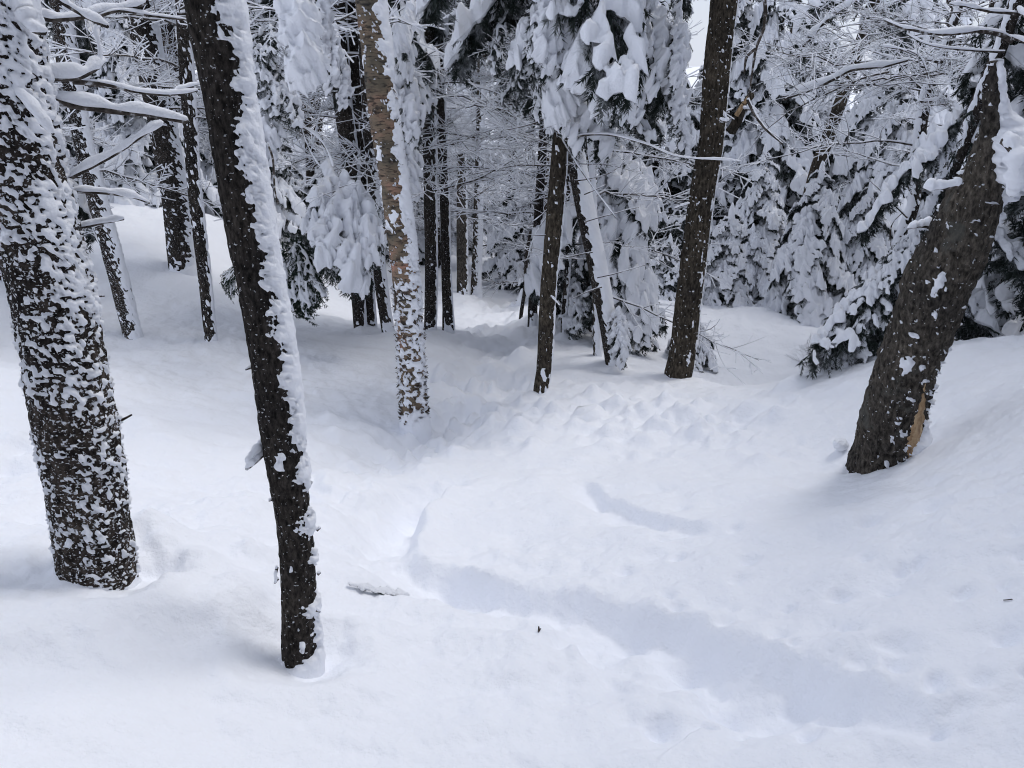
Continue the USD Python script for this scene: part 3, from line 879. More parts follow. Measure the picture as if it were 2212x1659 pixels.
def tree(key, name, label, cat='tree', bark_mat='bark_dark', seg=0.03, sides=40, relief=0.004, rel=26, seed=1, extra=3.0, group=None):
    x = thing(name, label, cat, group=group)
    T = trunk_mesh(LINES[key], seg, sides, relief, rel, seed, extra)
    T['y'] = project(T['p'])[:, 1]
    T['y'][T['p'][:, 2] > 3.2] = -300
    tr = obj('trunk', closed(T), bark_mat, x)
    TREE[key] = (x, tr, T)
    return x, tr, T


# --- the big snow flecked spruce on the left edge
a, at_, T = tree('A', 'spruce_tree', 'thickest trunk at the left edge, scaly bark flecked all over with snow', bark_mat='bark_scaly', seg=0.0075, sides=130, relief=0.009, rel=30, seed=3)
yy = T['y'][:, None]
n1 = tnoise(T, (50, 78), 21, 3)
n2 = tnoise(T, (5, 5), 22, 2)
cphi = np.cos(T['phi'] - D2R(35))[None]
n3 = tnoise(T, (90, 120), 23, 2)
cov = .20 + .15 * cphi + .34 * (n2 - .5) + .27 * (1 - sstep(60, 520, yy)) * np.clip(np.cos(T['phi'] - D2R(28)) + .25, 0, 1)[None] + .2 * sstep(.55, 1, np.cos(T['phi'] - D2R(12)))[None] * (1 - sstep(500, 900, yy))
m = (n1 * .72 + n3 * .28 - (1 - cov) * .94) * 5
m = np.maximum(m, (yy - 1252 + 50 * (tnoise(T, (14, 14), 24, 2) - .5) - 16 * cos0(T, 30)) / 14)
m = np.where(np.abs(wrapphi(T['phi'], D2R(80)))[None] < D2R(150), m, -1)
obj('snow', crust(T, m, 0.0065), 'snow', at_)
A_R = 2.62
limb([(95, 205), (150, 224), (235, 238), (320, 249), (403, 262)], [2.60, 2.6, 2.58, 2.56, 2.55], .011, .006, .0165, a, 31, lift=.75)
limb([(146, 386), (190, 362), (240, 335), (298, 298), (346, 267)], [2.62, 2.6, 2.58, 2.56, 2.54], .008, .003, .0135, a, 32)
limb([(80, 150), (120, 166), (158, 164), (200, 150), (226, 136)], [2.6, 2.6, 2.6, 2.62, 2.65], .011, .006, .0175, a, 33)
limb([(212, 150), (217, 110), (208, 70), (216, 45)], 2.63, .004, .002, .006, a, 34)
limb([(158, 176), (225, 182), (290, 197), (365, 207), (427, 196)], [2.62, 2.66, 2.7, 2.74, 2.78], .007, .003, .008, a, 35)
limb([(365, 207), (405, 188), (450, 178)], [2.74, 2.77, 2.8], .004, .002, .007, a, 36)
limb([(70, 30), (110, 40), (170, 36), (240, 22), (312, 2)], [2.6, 2.62, 2.66, 2.7, 2.74], .009, .005, .014, a, 37)
limb([(205, 40), (260, 24), (330, 36), (404, 44)], [2.68, 2.7, 2.76, 2.82], .005, .003, .005, a, 38)
limb([(110, -12), (160, 20), (200, 45), (234, 62)], [2.6, 2.58, 2.56, 2.55], .009, .005, .011, a, 39)
limb([(22, 178), (52, 216), (84, 252), (112, 284)], [2.55, 2.47, 2.45, 2.45], .012, .004, .018, a, 40, lift=.5)
limb([(150, 414), (214, 416), (280, 424), (322, 440)], [2.66, 2.66, 2.68, 2.7], .007, .003, .0105, a, 41)
limb([(166, 492), (214, 483), (266, 474)], [2.7, 2.7, 2.7], .006, .003, .0085, a, 42)
limb([(40, -10), (58, 40), (74, 64), (98, 70)], [2.5, 2.48, 2.46, 2.46], .012, .006, .022, a, 43, lift=.5)
limb([(240, 917), (262, 908), (287, 896)], [2.84, 2.82, 2.8], .006, .003, None, a, 44, name='stub')
limb([(92, 914), (78, 926), (68, 940)], [2.85, 2.82, 2.8], .007, .009, .007, a, 45, name='stub')
limb([(205, 640), (225, 640)], 2.75, .004, .002, .003, a, 46, name='stub')

# --- the slim dark trunk in front with the band of snow on its right
a, at_, T = tree('B', 'slim_spruce', 'slim dark trunk nearest the camera with a ragged snow band down its right side', bark_mat='bark_dark', seg=0.007, sides=100, relief=0.0035, rel=60, seed=5)
yy = T['y'][:, None]
half = D2R(53) * (1 - sstep(930, 1000, yy)) + D2R(24) * sstep(930, 1000, yy)
edge_ = .55 * (tnoise(T, (7, 22), 51) - .5) + .40 * (tnoise(T, (24, 60), 53) - .5) + .55 * (tnoise(T, (70, 120), 54, 2) - .5)
m = (half - np.abs(wrapphi(T['phi'], D2R(2)))[None]) / D2R(30) + 1.9 * edge_
m = m + sstep(940, 1010, yy) * (2.4 * (tnoise(T, (6, 14), 57, 2) - .56))
for py, ph, h_, w_ in [(985, 88, 26, 20), (1210, 100, 10, 9), (1378, 72, 16, 12)]:
    m = np.maximum(m, .55 - ((yy - py) / h_) ** 2 - (wrapphi(T['phi'], D2R(ph))[None] / D2R(w_)) ** 2 + 1.5 * (tnoise(T, (36, 50), py, 2) - .5))
m = np.maximum(m, (yy - 1412 + 26 * (tnoise(T, (22, 22), 59, 2) - .5) + 14 * cos0(T, 10)) / 12)
obj('snow', crust(T, m, 0.010), 'snow', at_)
limb([(575, 972), (556, 990), (529, 1010)], [2.42, 2.38, 2.36], .008, .005, .012, a, 55, name='stub', lift=.6)
limb([(572, 955), (553, 975), (534, 998)], [2.40, 2.37, 2.36], .004, .002, .011, a, 56, name='stub', lift=.3)
for px0, py0, px1, py1, k in [(545, 792, 532, 797, 1), (590, 1078, 580, 1083, 2), (600, 1250, 592, 1262, 3), (684, 1145, 692, 1138, 4), (686, 1240, 694, 1236, 5), (684, 1318, 693, 1322, 6), (598, 1225, 594, 1250, 7)]:
    limb([(px0, py0), (px1, py1)], 2.5 if py0 > 900 else 2.38, .005, .002, .005, a, 56 + k, name='stub', n=6)

# --- the leaning broken snag on the right
a, at_, T = tree('D', 'broken_snag', 'thick leaning trunk on the right, broken to a spike under a cap of snow', 'dead tree', 'bark_grey', seg=0.008, sides=120, relief=0.013, rel=38, seed=8, extra=0)
yy, ph = T['y'][:, None], T['phi'][None]
na, nb = tnoise(T, (9, 12), 61), tnoise(T, (40, 60), 62, 2)
right = D2R(1) * 0
edge = D2R(100) * (1 - sstep(300, 400, yy)) + D2R(96) * sstep(300, 400, yy) * (1 - sstep(345, 440, yy)) + D2R(28) * sstep(345, 440, yy) * (1 - sstep(520, 610, yy)) - D2R(4) * sstep(520, 640, yy)
edge = np.where(yy < 290, D2R(78), edge)
m = (edge - np.abs(wrapphi(T['phi'], D2R(-6)))[None]) / D2R(30) + 1.0 * (na - .5) + .7 * (nb - .5)
m = np.where(np.abs(wrapphi(T['phi'], D2R(10)))[None] < D2R(120), m, -1)
for py, p_, h_, w_ in [(1005, 40, 95, 60), (955, 62, 60, 26), (985, 78, 28, 20), (588, 118, 26, 9), (760, 120, 14, 16), (700, 130, 8, 12), (1010, 95, 14, 16)]:
    m = np.maximum(m, .8 - ((yy - py) / h_) ** 2 - (wrapphi(T['phi'], D2R(p_))[None] / D2R(w_)) ** 2 + 1.0 * (nb - .5))
m = np.maximum(m, (tnoise(T, (34, 46), 63, 3) - .962 + .10 * sstep(680, 860, yy) * (.4 + np.cos(ph - D2R(30)))) * 9)
m = m - 2.2 * np.exp(-((yy - 880) / 62) ** 2 - (wrapphi(T['phi'], D2R(66))[None] / D2R(16)) ** 2)
m = np.maximum(m, np.where(np.abs(wrapphi(T['phi'], D2R(10)))[None] < D2R(100), (yy - 892 + 34 * (ph > PI) - 26 * sstep(D2R(40), D2R(95), np.where(ph > PI, 0, ph)) * 3) / 22 + 1.6 * (na - .5) + .8 * (nb - .5), -1))
thk = 0.012 + 0.085 * np.exp(-((yy - 338) / 66.0) ** 2) * np.clip(np.cos(ph - D2R(15)), 0, 1) + 0.012 * sstep(240, 300, yy) * (1 - sstep(300, 620, yy)) + .022 * sstep(900, 980, yy)
obj('snow', crust(T, m, thk), 'snow', at_)
m = 1 - ((yy - 885) / 88.0) ** 2 - (wrapphi(T['phi'], D2R(66) - D2R(4) * (yy - 890) / 60)[:, :] / (D2R(15) * (1 + (yy - 890) / 130.0))) ** 2 + .8 * (nb - .5)
tag(obj('bare_wood', crust(T, m, 0.006), 'bare_wood', at_), 'strip of pale orange wood where bark is gone')
limb([(2074, 400), (2040, 404), (1997, 405)], [3.40, 3.38, 3.36], .014, .004, .022, a, 66, name='stub', lift=.45)
limb([(2010, 486), (1985, 490), (1962, 497)], [3.62, 3.6, 3.58], .012, .004, .016, a, 67, name='stub', lift=.45)
limb([(2170, 300), (2195, 330), (2200, 372), (2188, 420)], [3.12, 3.1, 3.1, 3.14], .02, .008, .034, a, 68, name='stub', lift=.2)

# --- the birch in the middle
a, at_, T = tree('Birch', 'birch_tree', 'birch in the middle with peeling orange bark and white patches of snow', bark_mat='bark_birch', seg=0.009, sides=80, relief=0.004, rel=30, seed=9)
yy = T['y'][:, None]
m = (D2R(62) - np.abs(wrapphi(T['phi'], D2R(-4)))[None]) / D2R(34) + 1.0 * (tnoise(T, (9, 13), 71) - .5) + .6 * (tnoise(T, (34, 44), 72, 3) - .5)
low = sstep(430, 700, yy)
u_ = tnoise(T, (32, 48), 74, 3) * .7 + tnoise(T, (80, 100), 76, 2) * .3
m = m * (1 - low) + low * np.minimum((u_ - .50 + .12 * cos0(T, 20)) * 5, 1.4)
m = np.maximum(m, (u_ - .82) * 6)
m = np.maximum(m, 1.6 * sstep(870, 905, yy) - .5 + 1.2 * (tnoise(T, (14, 14), 73) - .5))
m = m - 1.1 * np.exp(-((yy - 185) / 22.0) ** 2) - 1.0 * np.exp(-((yy - 268) / 16.0) ** 2)
obj('snow', crust(T, m, 0.011), 'snow', at_)
g = np.random.default_rng(14)
fl = []
vis = np.where((T['y'] > 150) & (T['y'] < 900))[0]
for k in range(620):
    i = vis[int(len(vis) * g.random() ** 1.6)] if g.random() < .75 else vis[g.integers(len(vis))]
    low = sstep(450, 800, T['y'][i])
    if g.random() > .35 + .65 * low:
        continue
    ang = g.uniform(-40, 220) if g.random() < .6 else g.choice([g.uniform(150, 200), g.uniform(-20, 20)])
    ca, sa = math.cos(D2R(ang)), math.sin(D2R(ang))
    j = int((D2R(ang) % (2 * PI)) / (2 * PI) * 80) % 80
    dr, o = T['dirs'][i, j], T['v'][i, j]
    tan = np.cross(T['t'][i], dr)
    w_, h_ = g.uniform(.006, .02), g.uniform(.006, .017)
    curl = g.uniform(.004, .016)
    sgn = g.choice([-1, 1])
    P = [o - tan * w_, o + tan * w_, o + tan * w_ * .8 + T['t'][i] * h_ * sgn + dr * curl, o - tan * w_ * .7 + T['t'][i] * h_ * .8 * sgn + dr * curl * .8, o + T['t'][i] * h_ * 1.5 * sgn + dr * curl * 1.7]
    fl.append((np.array(P) + dr * .002, np.array([[0, 1, 2], [0, 2, 3], [3, 2, 4]])))
tag(obj('bark_flake', cat_mesh(fl), 'bark_flake', a, smooth=False), 'dark curled flakes of peeling bark', kind='stuff')
limb([(790, 54), (787, 75), (788, 100)], [5.05, 5.04, 5.03], .012, .012, .018, a, 75, name='stub', wood='bark_flake', lift=.1)

# --- the straight brown trunk right of the middle
a, at_, T = tree('C20', 'dotted_conifer', 'straight brown trunk right of the middle, dotted with specks of snow', bark_mat='bark_brown', seg=0.012, sides=64, relief=0.004, rel=34, seed=12)
yy = T['y'][:, None]
m = side_mask(T, D2R(-22), D2R(32), D2R(16), .8, (14, 20), 81, .5)
for py, p_, h_, w_ in [(548, 62, 24, 6), (435, 40, 22, 7), (470, 92, 9, 8), (600, 50, 16, 16), (690, 70, 12, 8), (765, 68, 22, 12), (245, 45, 12, 16), (655, 30, 18, 8), (740, 30, 15, 10)]:
    m = np.maximum(m, .5 - ((yy - py) / h_) ** 2 - (wrapphi(T['phi'], D2R(p_))[None] / D2R(w_)) ** 2 + 1.0 * (tnoise(T, (60, 60), py, 2) - .5))
m = np.maximum(m, (tnoise(T, (42, 50), 83, 3) - .955) * 12)
obj('snow', crust(T, m, 0.008), 'snow', at_)
limb([(1490, 440), (1470, 446), (1456, 452)], 5.45, .006, .003, .008, a, 84, name='stub')
limb([(1555, 258), (1562, 262), (1574, 262)], 4.95, .008, .004, .012, a, 85, name='stub')
limb([(1572, 262), (1568, 245), (1584, 236)], 4.95, .004, .003, .006, a, 86, name='stub')

# --- the other trunks of the picture
OTHERS = [
    ('M14', 'tall_spruce', 'olive brown trunk with a crown of heavy snow pillows, nearest of the middle group', 'bark_brown', 1.0, -20, 34, 'dots'),
    ('M16', 'leaning_tree', 'slender trunk leaning left, its whole upper side coated with snow', 'bark_dark', 1.0, 14, 92, 'coat'),
    ('M13', 'tall_spruce', 'dark thin trunk just left of the olive brown trunk', 'bark_dark', .8, -40, 30, 'line'),
    ('M17', 'thin_conifer', 'speckled thin trunk right behind the foot of the leaning trunk', 'bark_grey', .8, 60, 70, 'speck'),
    ('M18', 'drooping_spruce', 'spruce behind the leaning trunk with white drooping boughs to its right', 'bark_dark', .8, -20, 30, 'line'),
    ('M19', 'thin_conifer', 'thin trunk between the leaning trunk and the drooping spruce', 'bark_dark', .8, 10, 50, 'line'),
    ('M15', 'thin_conifer', 'very thin speckled trunk between the olive brown and the leaning trunk', 'bark_dark', .8, 20, 45, 'speck'),
    ('M12', 'dead_sapling', 'thin bent dead stem standing alone beside the trail bend', 'bark_dark', .6, 0, 0, ''),
    ('M8', 'tall_spruce', 'left one of the two close parallel dark trunks right of the birch', 'bark_dark', 1.0, -14, 34, 'dots'),
    ('M9', 'tall_spruce', 'right, slimmer one of the two parallel dark trunks right of the birch', 'bark_dark', 1.0, -16, 32, 'line'),
    ('M10', 'dead_snag', 'grey dead trunk with a broken top at the end of the trail', 'bark_grey', .8, 10, 20, 'line'),
    ('M11', 'birch_tree', 'far pale trunk beside the broken grey one at the end of the trail', 'bark_grey', .8, 20, 70, 'speck'),
    ('Ca', 'tall_spruce', 'left trunk of the group of three left of the birch', 'bark_dark', 1.0, -20, 40, 'line'),
    ('Cb', 'tall_spruce', 'middle trunk of the group of three left of the birch', 'bark_dark', .9, -10, 40, 'line'),
    ('Cc', 'tall_spruce', 'right trunk of the group of three, leaning towards the birch', 'bark_dark', .9, 0, 50, 'speck'),
    ('L3', 'leaning_spruce', 'leaning trunk with flaky bark behind the big left trunk', 'bark_scaly', 1.0, 16, 36, 'speck'),
    ('L4', 'big_spruce', 'thick dark trunk on the snow bank in the left background', 'bark_dark', 1.0, 0, 30, 'speck'),
    ('L5', 'thin_conifer', 'thin straight trunk left of the slim dark front trunk', 'bark_dark', 1.0, -6, 28, 'speck'),
    ('Z', 'small_spruce', 'dark foot of a trunk at the left picture edge behind the big one', 'bark_dark', .8, 20, 50, 'speck'),
    ('D22', 'leaning_spruce', 'dark leaning spruce right behind the broken snag, long fringed boughs', 'bark_dark', 1.0, 150, 25, 'line'),
    ('E23', 'leaning_tree', 'brown trunk leaning right in the thicket, a white limb crossing it', 'bark_brown', .8, 0, 20, 'line'),
    ('E24', 'bare_tree', 'dark crooked stem in the thicket left of the broken snag', 'bark_dark', .8, 170, 50, 'speck'),
]
for n_, (key, name, label, bm, rl, c, half, style) in enumerate(OTHERS):
    big = LINES[key][1, 3] > .06
    cat = 'birch' if 'birch' in name else 'tree'
    x, tr, T = tree(key, name, label, cat, bm, .016 if big else .022, 44 if big else 26, .003 if big else .0018, 34, 100 + n_, extra=0 if key in ('M10', 'M12') else 3.0)
    if half:
        sc, fine, amp = {'dots': ((16, 20), .5, .8), 'line': ((16, 22), .5, .8), 'coat': ((10, 16), .5, .6), 'speck': ((22, 30), .9, .9)}[style]
        m = side_mask(T, D2R(c), D2R(half), D2R(22), amp, sc, 200 + n_, fine)
        if style in ('dots', 'speck'):
            m = np.maximum(m, (tnoise(T, (40, 50), 300 + n_, 2) - (.97 if style == 'dots' else .93)) * 10)
        m = np.maximum(m, (1.2 * np.exp(-np.maximum(T['s'], 0) / .07)[:, None] + 0.7 * (tnoise(T, (18, 18), 400 + n_, 2) - .5)) * (np.cos(T['phi'] - D2R(30)) > -.2)[None] - .35)
        cr = crust(T, m, {'coat': .018, 'speck': .006}.get(style, .007))
        if len(cr[1]):
            obj('snow', cr, 'snow', tr)
LABELLED = True
# ------------------------------------------------------------------ boughs and branches on the trees of the picture
g = np.random.default_rng(77)


def pick(l):
    return l[g.integers(len(l))]


def bough_px(key, kind, a, b, R0, R1, width=1.0, roll=0.0, name='bough'):
    return place_bough(TREE[key][0], kind, at_range(*a, R0), at_range(*b, R1), width, roll, name)


def axis_of(key):
    T = TREE[key][2]
    return np.c_[T['p'], T['r']]


def dead_whorls(key, z0, z1, n, lo, hi, az=None, down=(-.25, .25)):
    whorls(TREE[key][0], axis_of(key), z0, z1, n, lambda t: g.uniform(lo, hi), DEAD, g, down, az, 1.0, 'dead_branch')


# crown of the olive brown trunk: pillows of snow hanging towards the camera
ax = axis_of('M14')
for a_, b_, R0, R1, w_, k_ in [
    ((1216, 40), (1185, 165), 5.3, 4.9, 1.0, HAND[0]), ((1222, 20), (1290, 110), 5.3, 4.8, 1.2, HAND[1]), ((1290, 60), (1330, 165), 5.0, 4.7, 1.1, HAND[0]), ((1300, 70), (1385, 190), 5.1, 4.8, 1.0, HEAVY[0]),
    ((1225, 110), (1300, 230), 5.4, 5.1, 1.0, HEAVY[1]), ((1380, 60), (1425, 210), 5.3, 5.1, 1.0, HEAVY[2]), ((1230, 150), (1350, 262), 5.5, 5.3, 1.1, HEAVY[3]), ((1215, 10), (1100, 60), 5.3, 5.0, 1.1, HEAVY[0]),
    ((1210, 60), (1110, 150), 5.4, 5.1, 1.1, LIGHT[0]), ((1205, 90), (1120, 200), 5.5, 5.3, 1.2, LIGHT[1]), ((1100, 20), (1040, 130), 5.6, 5.4, 1.1, LIGHT[2]), ((1210, 40), (1150, 20), 5.2, 4.9, 1.2, HEAVY[2]),
    ((1225, 130), (1250, 235), 5.4, 5.1, .9, HEAVY[3]), ((1400, -20), (1470, 110), 5.4, 5.1, 1.0, HEAVY[1]), ((1430, 90), (1492, 215), 5.6, 5.4, .9, HEAVY[0]), ((1440, 190), (1505, 320), 5.9, 5.8, .8, MEDIUM[0]),
    ((1330, -40), (1395, 40), 5.1, 4.8, 1.1, HEAVY[3]), ((1180, -60), (1215, 60), 5.0, 4.7, 1.2, HEAVY[2]), ((1250, 190), (1420, 240), 5.6, 5.4, .8, MEDIUM[1]), ((1235, 210), (1180, 265), 5.5, 5.3, .9, MEDIUM[2]),
    ((1225, 200), (1300, 320), 5.7, 5.6, .8, LIGHT[1]), ((1460, 20), (1500, 130), 5.3, 5.1, .9, HEAVY[2]), ((1150, 100), (1090, 215), 5.9, 5.8, 1.0, LIGHT[0]), ((1180, 90), (1060, 160), 5.8, 5.7, 1.0, LIGHT[1])]:
    bough_px('M14', k_, a_, b_, R0, R1, w_, g.uniform(-.2, .2))
whorls(TREE['M14'][0], ax, 2.05, 3.2, 8, lambda t: 1.0, HEAVY + MEDIUM, g, (-.6, -.2))
for pts, R, r0, r1, sn in [([(1205, 285), (1240, 345), (1285, 410), (1330, 470)], 5.35, .006, .003, .007), ([(1190, 250), (1150, 268), (1090, 280)], 5.4, .006, .003, .004), ([(1205, 420), (1180, 455), (1150, 480)], 5.5, .004, .002, .004),
                            ([(1208, 500), (1170, 508), (1120, 505)], 5.5, .004, .002, .003), ([(1190, 640), (1210, 660)], 5.4, .007, .004, .008), ([(1225, 300), (1300, 290), (1390, 310), (1470, 340), (1545, 345), (1600, 350)], 5.2, .007, .002, .008),
                            ([(1240, 390), (1300, 380), (1350, 350)], 5.5, .004, .002, .003), ([(1230, 430), (1180, 470), (1140, 560)], 5.6, .004, .002, .003)]:
    limb(pts, R, r0, r1, sn, TREE['M14'][0], int(R * 100) + len(pts) + pts[0][1], name='dead_branch')
dead_whorls('M14', 0.9, 2.0, 6, .5, .9)
# leaning snow coated trunk: side twigs and the pillow at its foot
for pts, sn in [([(1262, 480), (1330, 460), (1380, 448)], .004), ([(1290, 600), (1340, 588), (1395, 572)], .003), ([(1280, 545), (1240, 552), (1205, 560)], .003), ([(1300, 620), (1270, 630), (1238, 645)], .003), ([(1262, 420), (1310, 400)], .004)]:
    limb(pts, 6.1, .005, .002, sn, TREE['M16'][0], pts[0][1], name='dead_branch')
for a_, b_, w_ in [((1335, 660), (1352, 735), 1.2), ((1340, 700), (1356, 758), 1.2)]:
    bough_px('M16', HEAVY[1], a_, b_, 6.25, 6.1, w_)
# drooping spruce on the right of the leaning trunk
for a_, b_, R1, w_, k_ in [((1295, 330), (1425, 400), 7.0, .9, HEAVY[0]), ((1300, 385), (1405, 470), 6.9, 1.0, HEAVY[1]), ((1300, 420), (1440, 500), 7.0, .9, HEAVY[2]), ((1300, 440), (1385, 560), 6.9, 1.0, HEAVY[3]), ((1295, 500), (1432, 570), 7.0, .9, HEAVY[1]),
                           ((1290, 530), (1400, 640), 7.0, 1.0, HEAVY[0]), ((1290, 560), (1440, 668), 7.2, .8, MEDIUM[0]), ((1285, 600), (1395, 690), 7.1, 1.0, MEDIUM[1]), ((1280, 560), (1210, 690), 7.4, 1.0, MEDIUM[2]), ((1275, 620), (1225, 715), 7.3, 1.0, LIGHT[0]),
                           ((1290, 470), (1220, 560), 7.5, .9, MEDIUM[3]), ((1300, 400), (1340, 470), 6.9, 1.1, HEAVY[2]), ((1290, 600), (1340, 700), 7.0, 1.1, MEDIUM[3]), ((1280, 640), (1440, 690), 7.6, .7, LIGHT[1])]:
    bough_px('M18', k_, a_, b_, 7.6, R1, w_, g.uniform(-.2, .2))
whorls(TREE['M18'][0], axis_of('M18'), 0.0, 2.6, 14, lambda t: 1.0 - .4 * t, HEAVY + MEDIUM, g, (-.8, -.4))
# the two parallel trunks, the group of three, the left ones: frosted dead twigs low down, snowy boughs higher up
for key, z0, z1, n, zz0, zz1, m_, Ls in [('M8', .5, 2.2, 9, 2.5, 3.6, 4, 1.1), ('M9', .6, 2.3, 7, 2.5, 3.6, 4, 1.0), ('M13', .2, 1.9, 14, 2.3, 3.4, 3, 1.0), ('Ca', .8, 2.3, 14, 2.3, 3.4, 4, 1.0), ('Cb', .7, 2.2, 9, 2.3, 3.5, 3, .9), ('Cc', .8, 2.3, 10, 2.4, 3.5, 3, 1.0),
                                         ('L3', .9, 2.6, 10, 3.0, 3.9, 4, 1.0), ('L4', 1.2, 3.0, 10, 3.1, 4.2, 5, 1.3), ('L5', 1.2, 2.4, 8, 2.5, 3.6, 3, .9), ('M19', .2, 2.0, 10, 2.2, 3.4, 4, .9), ('M17', .0, 1.6, 8, 1.9, 2.8, 2, .7), ('M15', .2, 1.8, 8, 2.2, 3.0, 2, .7),
                                         ('E23', .6, 2.2, 8, 2.1, 4.2, 9, 1.2), ('M10', -.2, 1.6, 14, 9, 10, 0, 1), ('M11', .0, 2.0, 12, 1.8, 4.0, 6, 1.1), ('Z', .3, 1.5, 6, 1.2, 3.2, 6, 1.0)]:
    dead_whorls(key, z0, z1, n, .7, 1.5)
    if m_:
        whorls(TREE[key][0], axis_of(key), zz0, zz1, m_, lambda t: Ls, MEDIUM + LIGHT + HEAVY[:2], g, (-.7, -.25))
# white hand of snow at the top, grey drapes behind the slim trunk, the bright bough in front of the group of three
limb3(resample([axis_of('Ca')[-9][:3], at_range(640, -160, 5.2), at_range(645, -60, 4.6)], 14), .014, .008, .016, TREE['Ca'][0], 5)
bough_px('Ca', HAND[0], (648, -45), (640, 100), 4.5, 4.25, 1.35)
bough_px('Ca', HEAVY[3], (690, -60), (735, 100), 4.9, 4.8, .9)
bough_px('Ca', HEAVY[1], (715, 40), (745, 170), 5.4, 5.3, .8)
bough_px('Ca', HEAVY[0], (730, 90), (760, 215), 5.6, 5.5, .8)
for a_, b_, k_ in [((575, 100), (600, 230), MEDIUM[0]), ((590, 150), (660, 235), MEDIUM[1]), ((560, 180), (585, 310), HEAVY[2]), ((560, 60), (570, 150), MEDIUM[2]), ((600, 40), (560, 110), LIGHT[0])]:
    bough_px('L5', k_, a_, b_, 5.6, 5.4, 1.1)
limb([(570, 240), (600, 255), (660, 278), (690, 300), (720, 360)], 5.6, .008, .004, .011, TREE['L5'][0], 71, name='dead_branch')
limb([(650, 275), (672, 330), (690, 360)], 5.6, .005, .003, .006, TREE['L5'][0], 72, name='dead_branch')
limb([(578, 310), (590, 350), (592, 400), (600, 440)], 5.2, .007, .004, .003, TREE['L5'][0], 73, name='dead_branch')
for a_, b_, w_, k_ in [((705, 362), (800, 548), 1.0, YOUNG[0]), ((735, 380), (812, 520), .9, HEAVY[1]), ((770, 380), (803, 505), .8, HEAVY[0]), ((700, 380), (690, 500), .9, HEAVY[3])]:
    bough_px('Ca', k_, a_, b_, 6.4, 5.9, w_)
for a_, b_ in [((640, 510), (650, 655)), ((620, 500), (690, 575)), ((650, 500), (628, 650)), ((675, 500), (745, 570)), ((610, 520), (615, 640)), ((690, 520), (720, 578)), ((640, 520), (672, 640))]:
    bough_px('Cb', SPRIG, a_, b_, 6.6, 6.4, 1.2)
for a_, b_ in [((540, 560), (478, 580)), ((530, 570), (488, 606))]:
    bough_px('L5', SPRIG, a_, b_, 6.5, 6.3, 1.0)
for a_, b_, R, k_ in [((860, 110), (905, 250), 5.9, HEAVY[0]), ((850, 30), (895, 100), 5.8, HEAVY[2]), ((890, 120), (905, 250), 6.0, HEAVY[1]), ((900, 20), (862, 80), 5.7, HAND[1]), ((880, 260), (896, 390), 6.3, HEAVY[3]), ((905, 90), (930, 220), 6.6, MEDIUM[0])]:
    bough_px('M8', k_, a_, b_, R + .3, R, .9)
limb([(905, 165), (960, 150), (1010, 138), (1050, 118)], [6.9, 6.7, 6.6, 6.5], .010, .006, .009, TREE['M8'][0], 91)
limb([(930, 180), (985, 178), (1040, 190), (1080, 205)], [7.0, 6.9, 6.8, 6.8], .008, .004, .008, TREE['M9'][0], 92)
limb([(1180, 225), (1110, 225), (1060, 240), (1020, 262)], [7.3, 7.2, 7.0, 6.9], .009, .004, .005, TREE['M13'][0], 93)
# spruce behind the broken snag: long fringed boughs
for a_, b_, R0, R1, w_, k_ in [((2100, 240), (1850, 410), 5.6, 5.0, .9, FRINGE[0]), ((2010, 470), (1870, 560), 5.7, 5.3, 1.1, FRINGE[1]), ((1975, 560), (1770, 650), 5.8, 5.2, 1.2, FRINGE[0]), ((1960, 610), (1752, 722), 5.8, 5.2, 1.2, FRINGE[1]), ((1945, 650), (1800, 770), 5.8, 5.3, 1.1, FRINGE[0]),
                               ((1980, 520), (1850, 600), 5.8, 5.5, 1.1, FRINGE[1]), ((1950, 660), (1820, 770), 5.8, 5.4, 1.1, LIGHT[0]), ((1990, 500), (1905, 560), 5.6, 5.3, 1.0, MEDIUM[3]), ((2060, 340), (1935, 500), 5.8, 5.6, .8, FRINGE[1]), ((2080, 300), (2000, 345), 5.6, 5.4, .7, HEAVY[0]),
                               ((1975, 590), (1755, 712), 5.8, 5.15, .9, LIGHT[0]), ((1985, 560), (1790, 650), 5.8, 5.2, .9, LIGHT[1]), ((1960, 620), (1800, 752), 5.8, 5.2, 1.0, LIGHT[2]), ((1965, 640), (1830, 785), 5.8, 5.3, 1.1, LIGHT[0]), ((2000, 540), (1840, 610), 5.8, 5.3, .9, LIGHT[2]), ((1960, 600), (1860, 690), 5.7, 5.3, 1.2, LIGHT[2]), ((1955, 630), (1885, 745), 5.7, 5.4, 1.2, LIGHT[1])]:
    bough_px('D22', k_, a_, b_, R0, R1, w_)
whorls(TREE['D22'][0], axis_of('D22'), .2, 3.6, 16, lambda t: 1.2, FRINGE + MEDIUM, g, (-.75, -.35), az=(-.9, 1.2))
for pts, R, r0, r1, sn in [([(2185, 88), (2110, 66), (2030, 74), (1960, 64), (1910, 45)], [5.4, 5.2, 5.1, 5.0, 5.0], .014, .006, .016), ([(2170, 112), (2080, 108), (2010, 98), (1960, 75)], [5.5, 5.4, 5.3, 5.3], .007, .003, .007), ([(2195, 30), (2120, 20), (2050, 10)], [5.4, 5.3, 5.2], .01, .004, .012),
                           ([(2200, 20), (2212, 30), (2260, 60)], [5.4, 5.3, 5.2], .01, .004, .014), ([(2180, 80), (2230, 100), (2270, 140)], [5.4, 5.3, 5.2], .01, .004, .014)]:
    limb(pts, R, r0, r1, sn, TREE['D22'][0], pts[1][0])
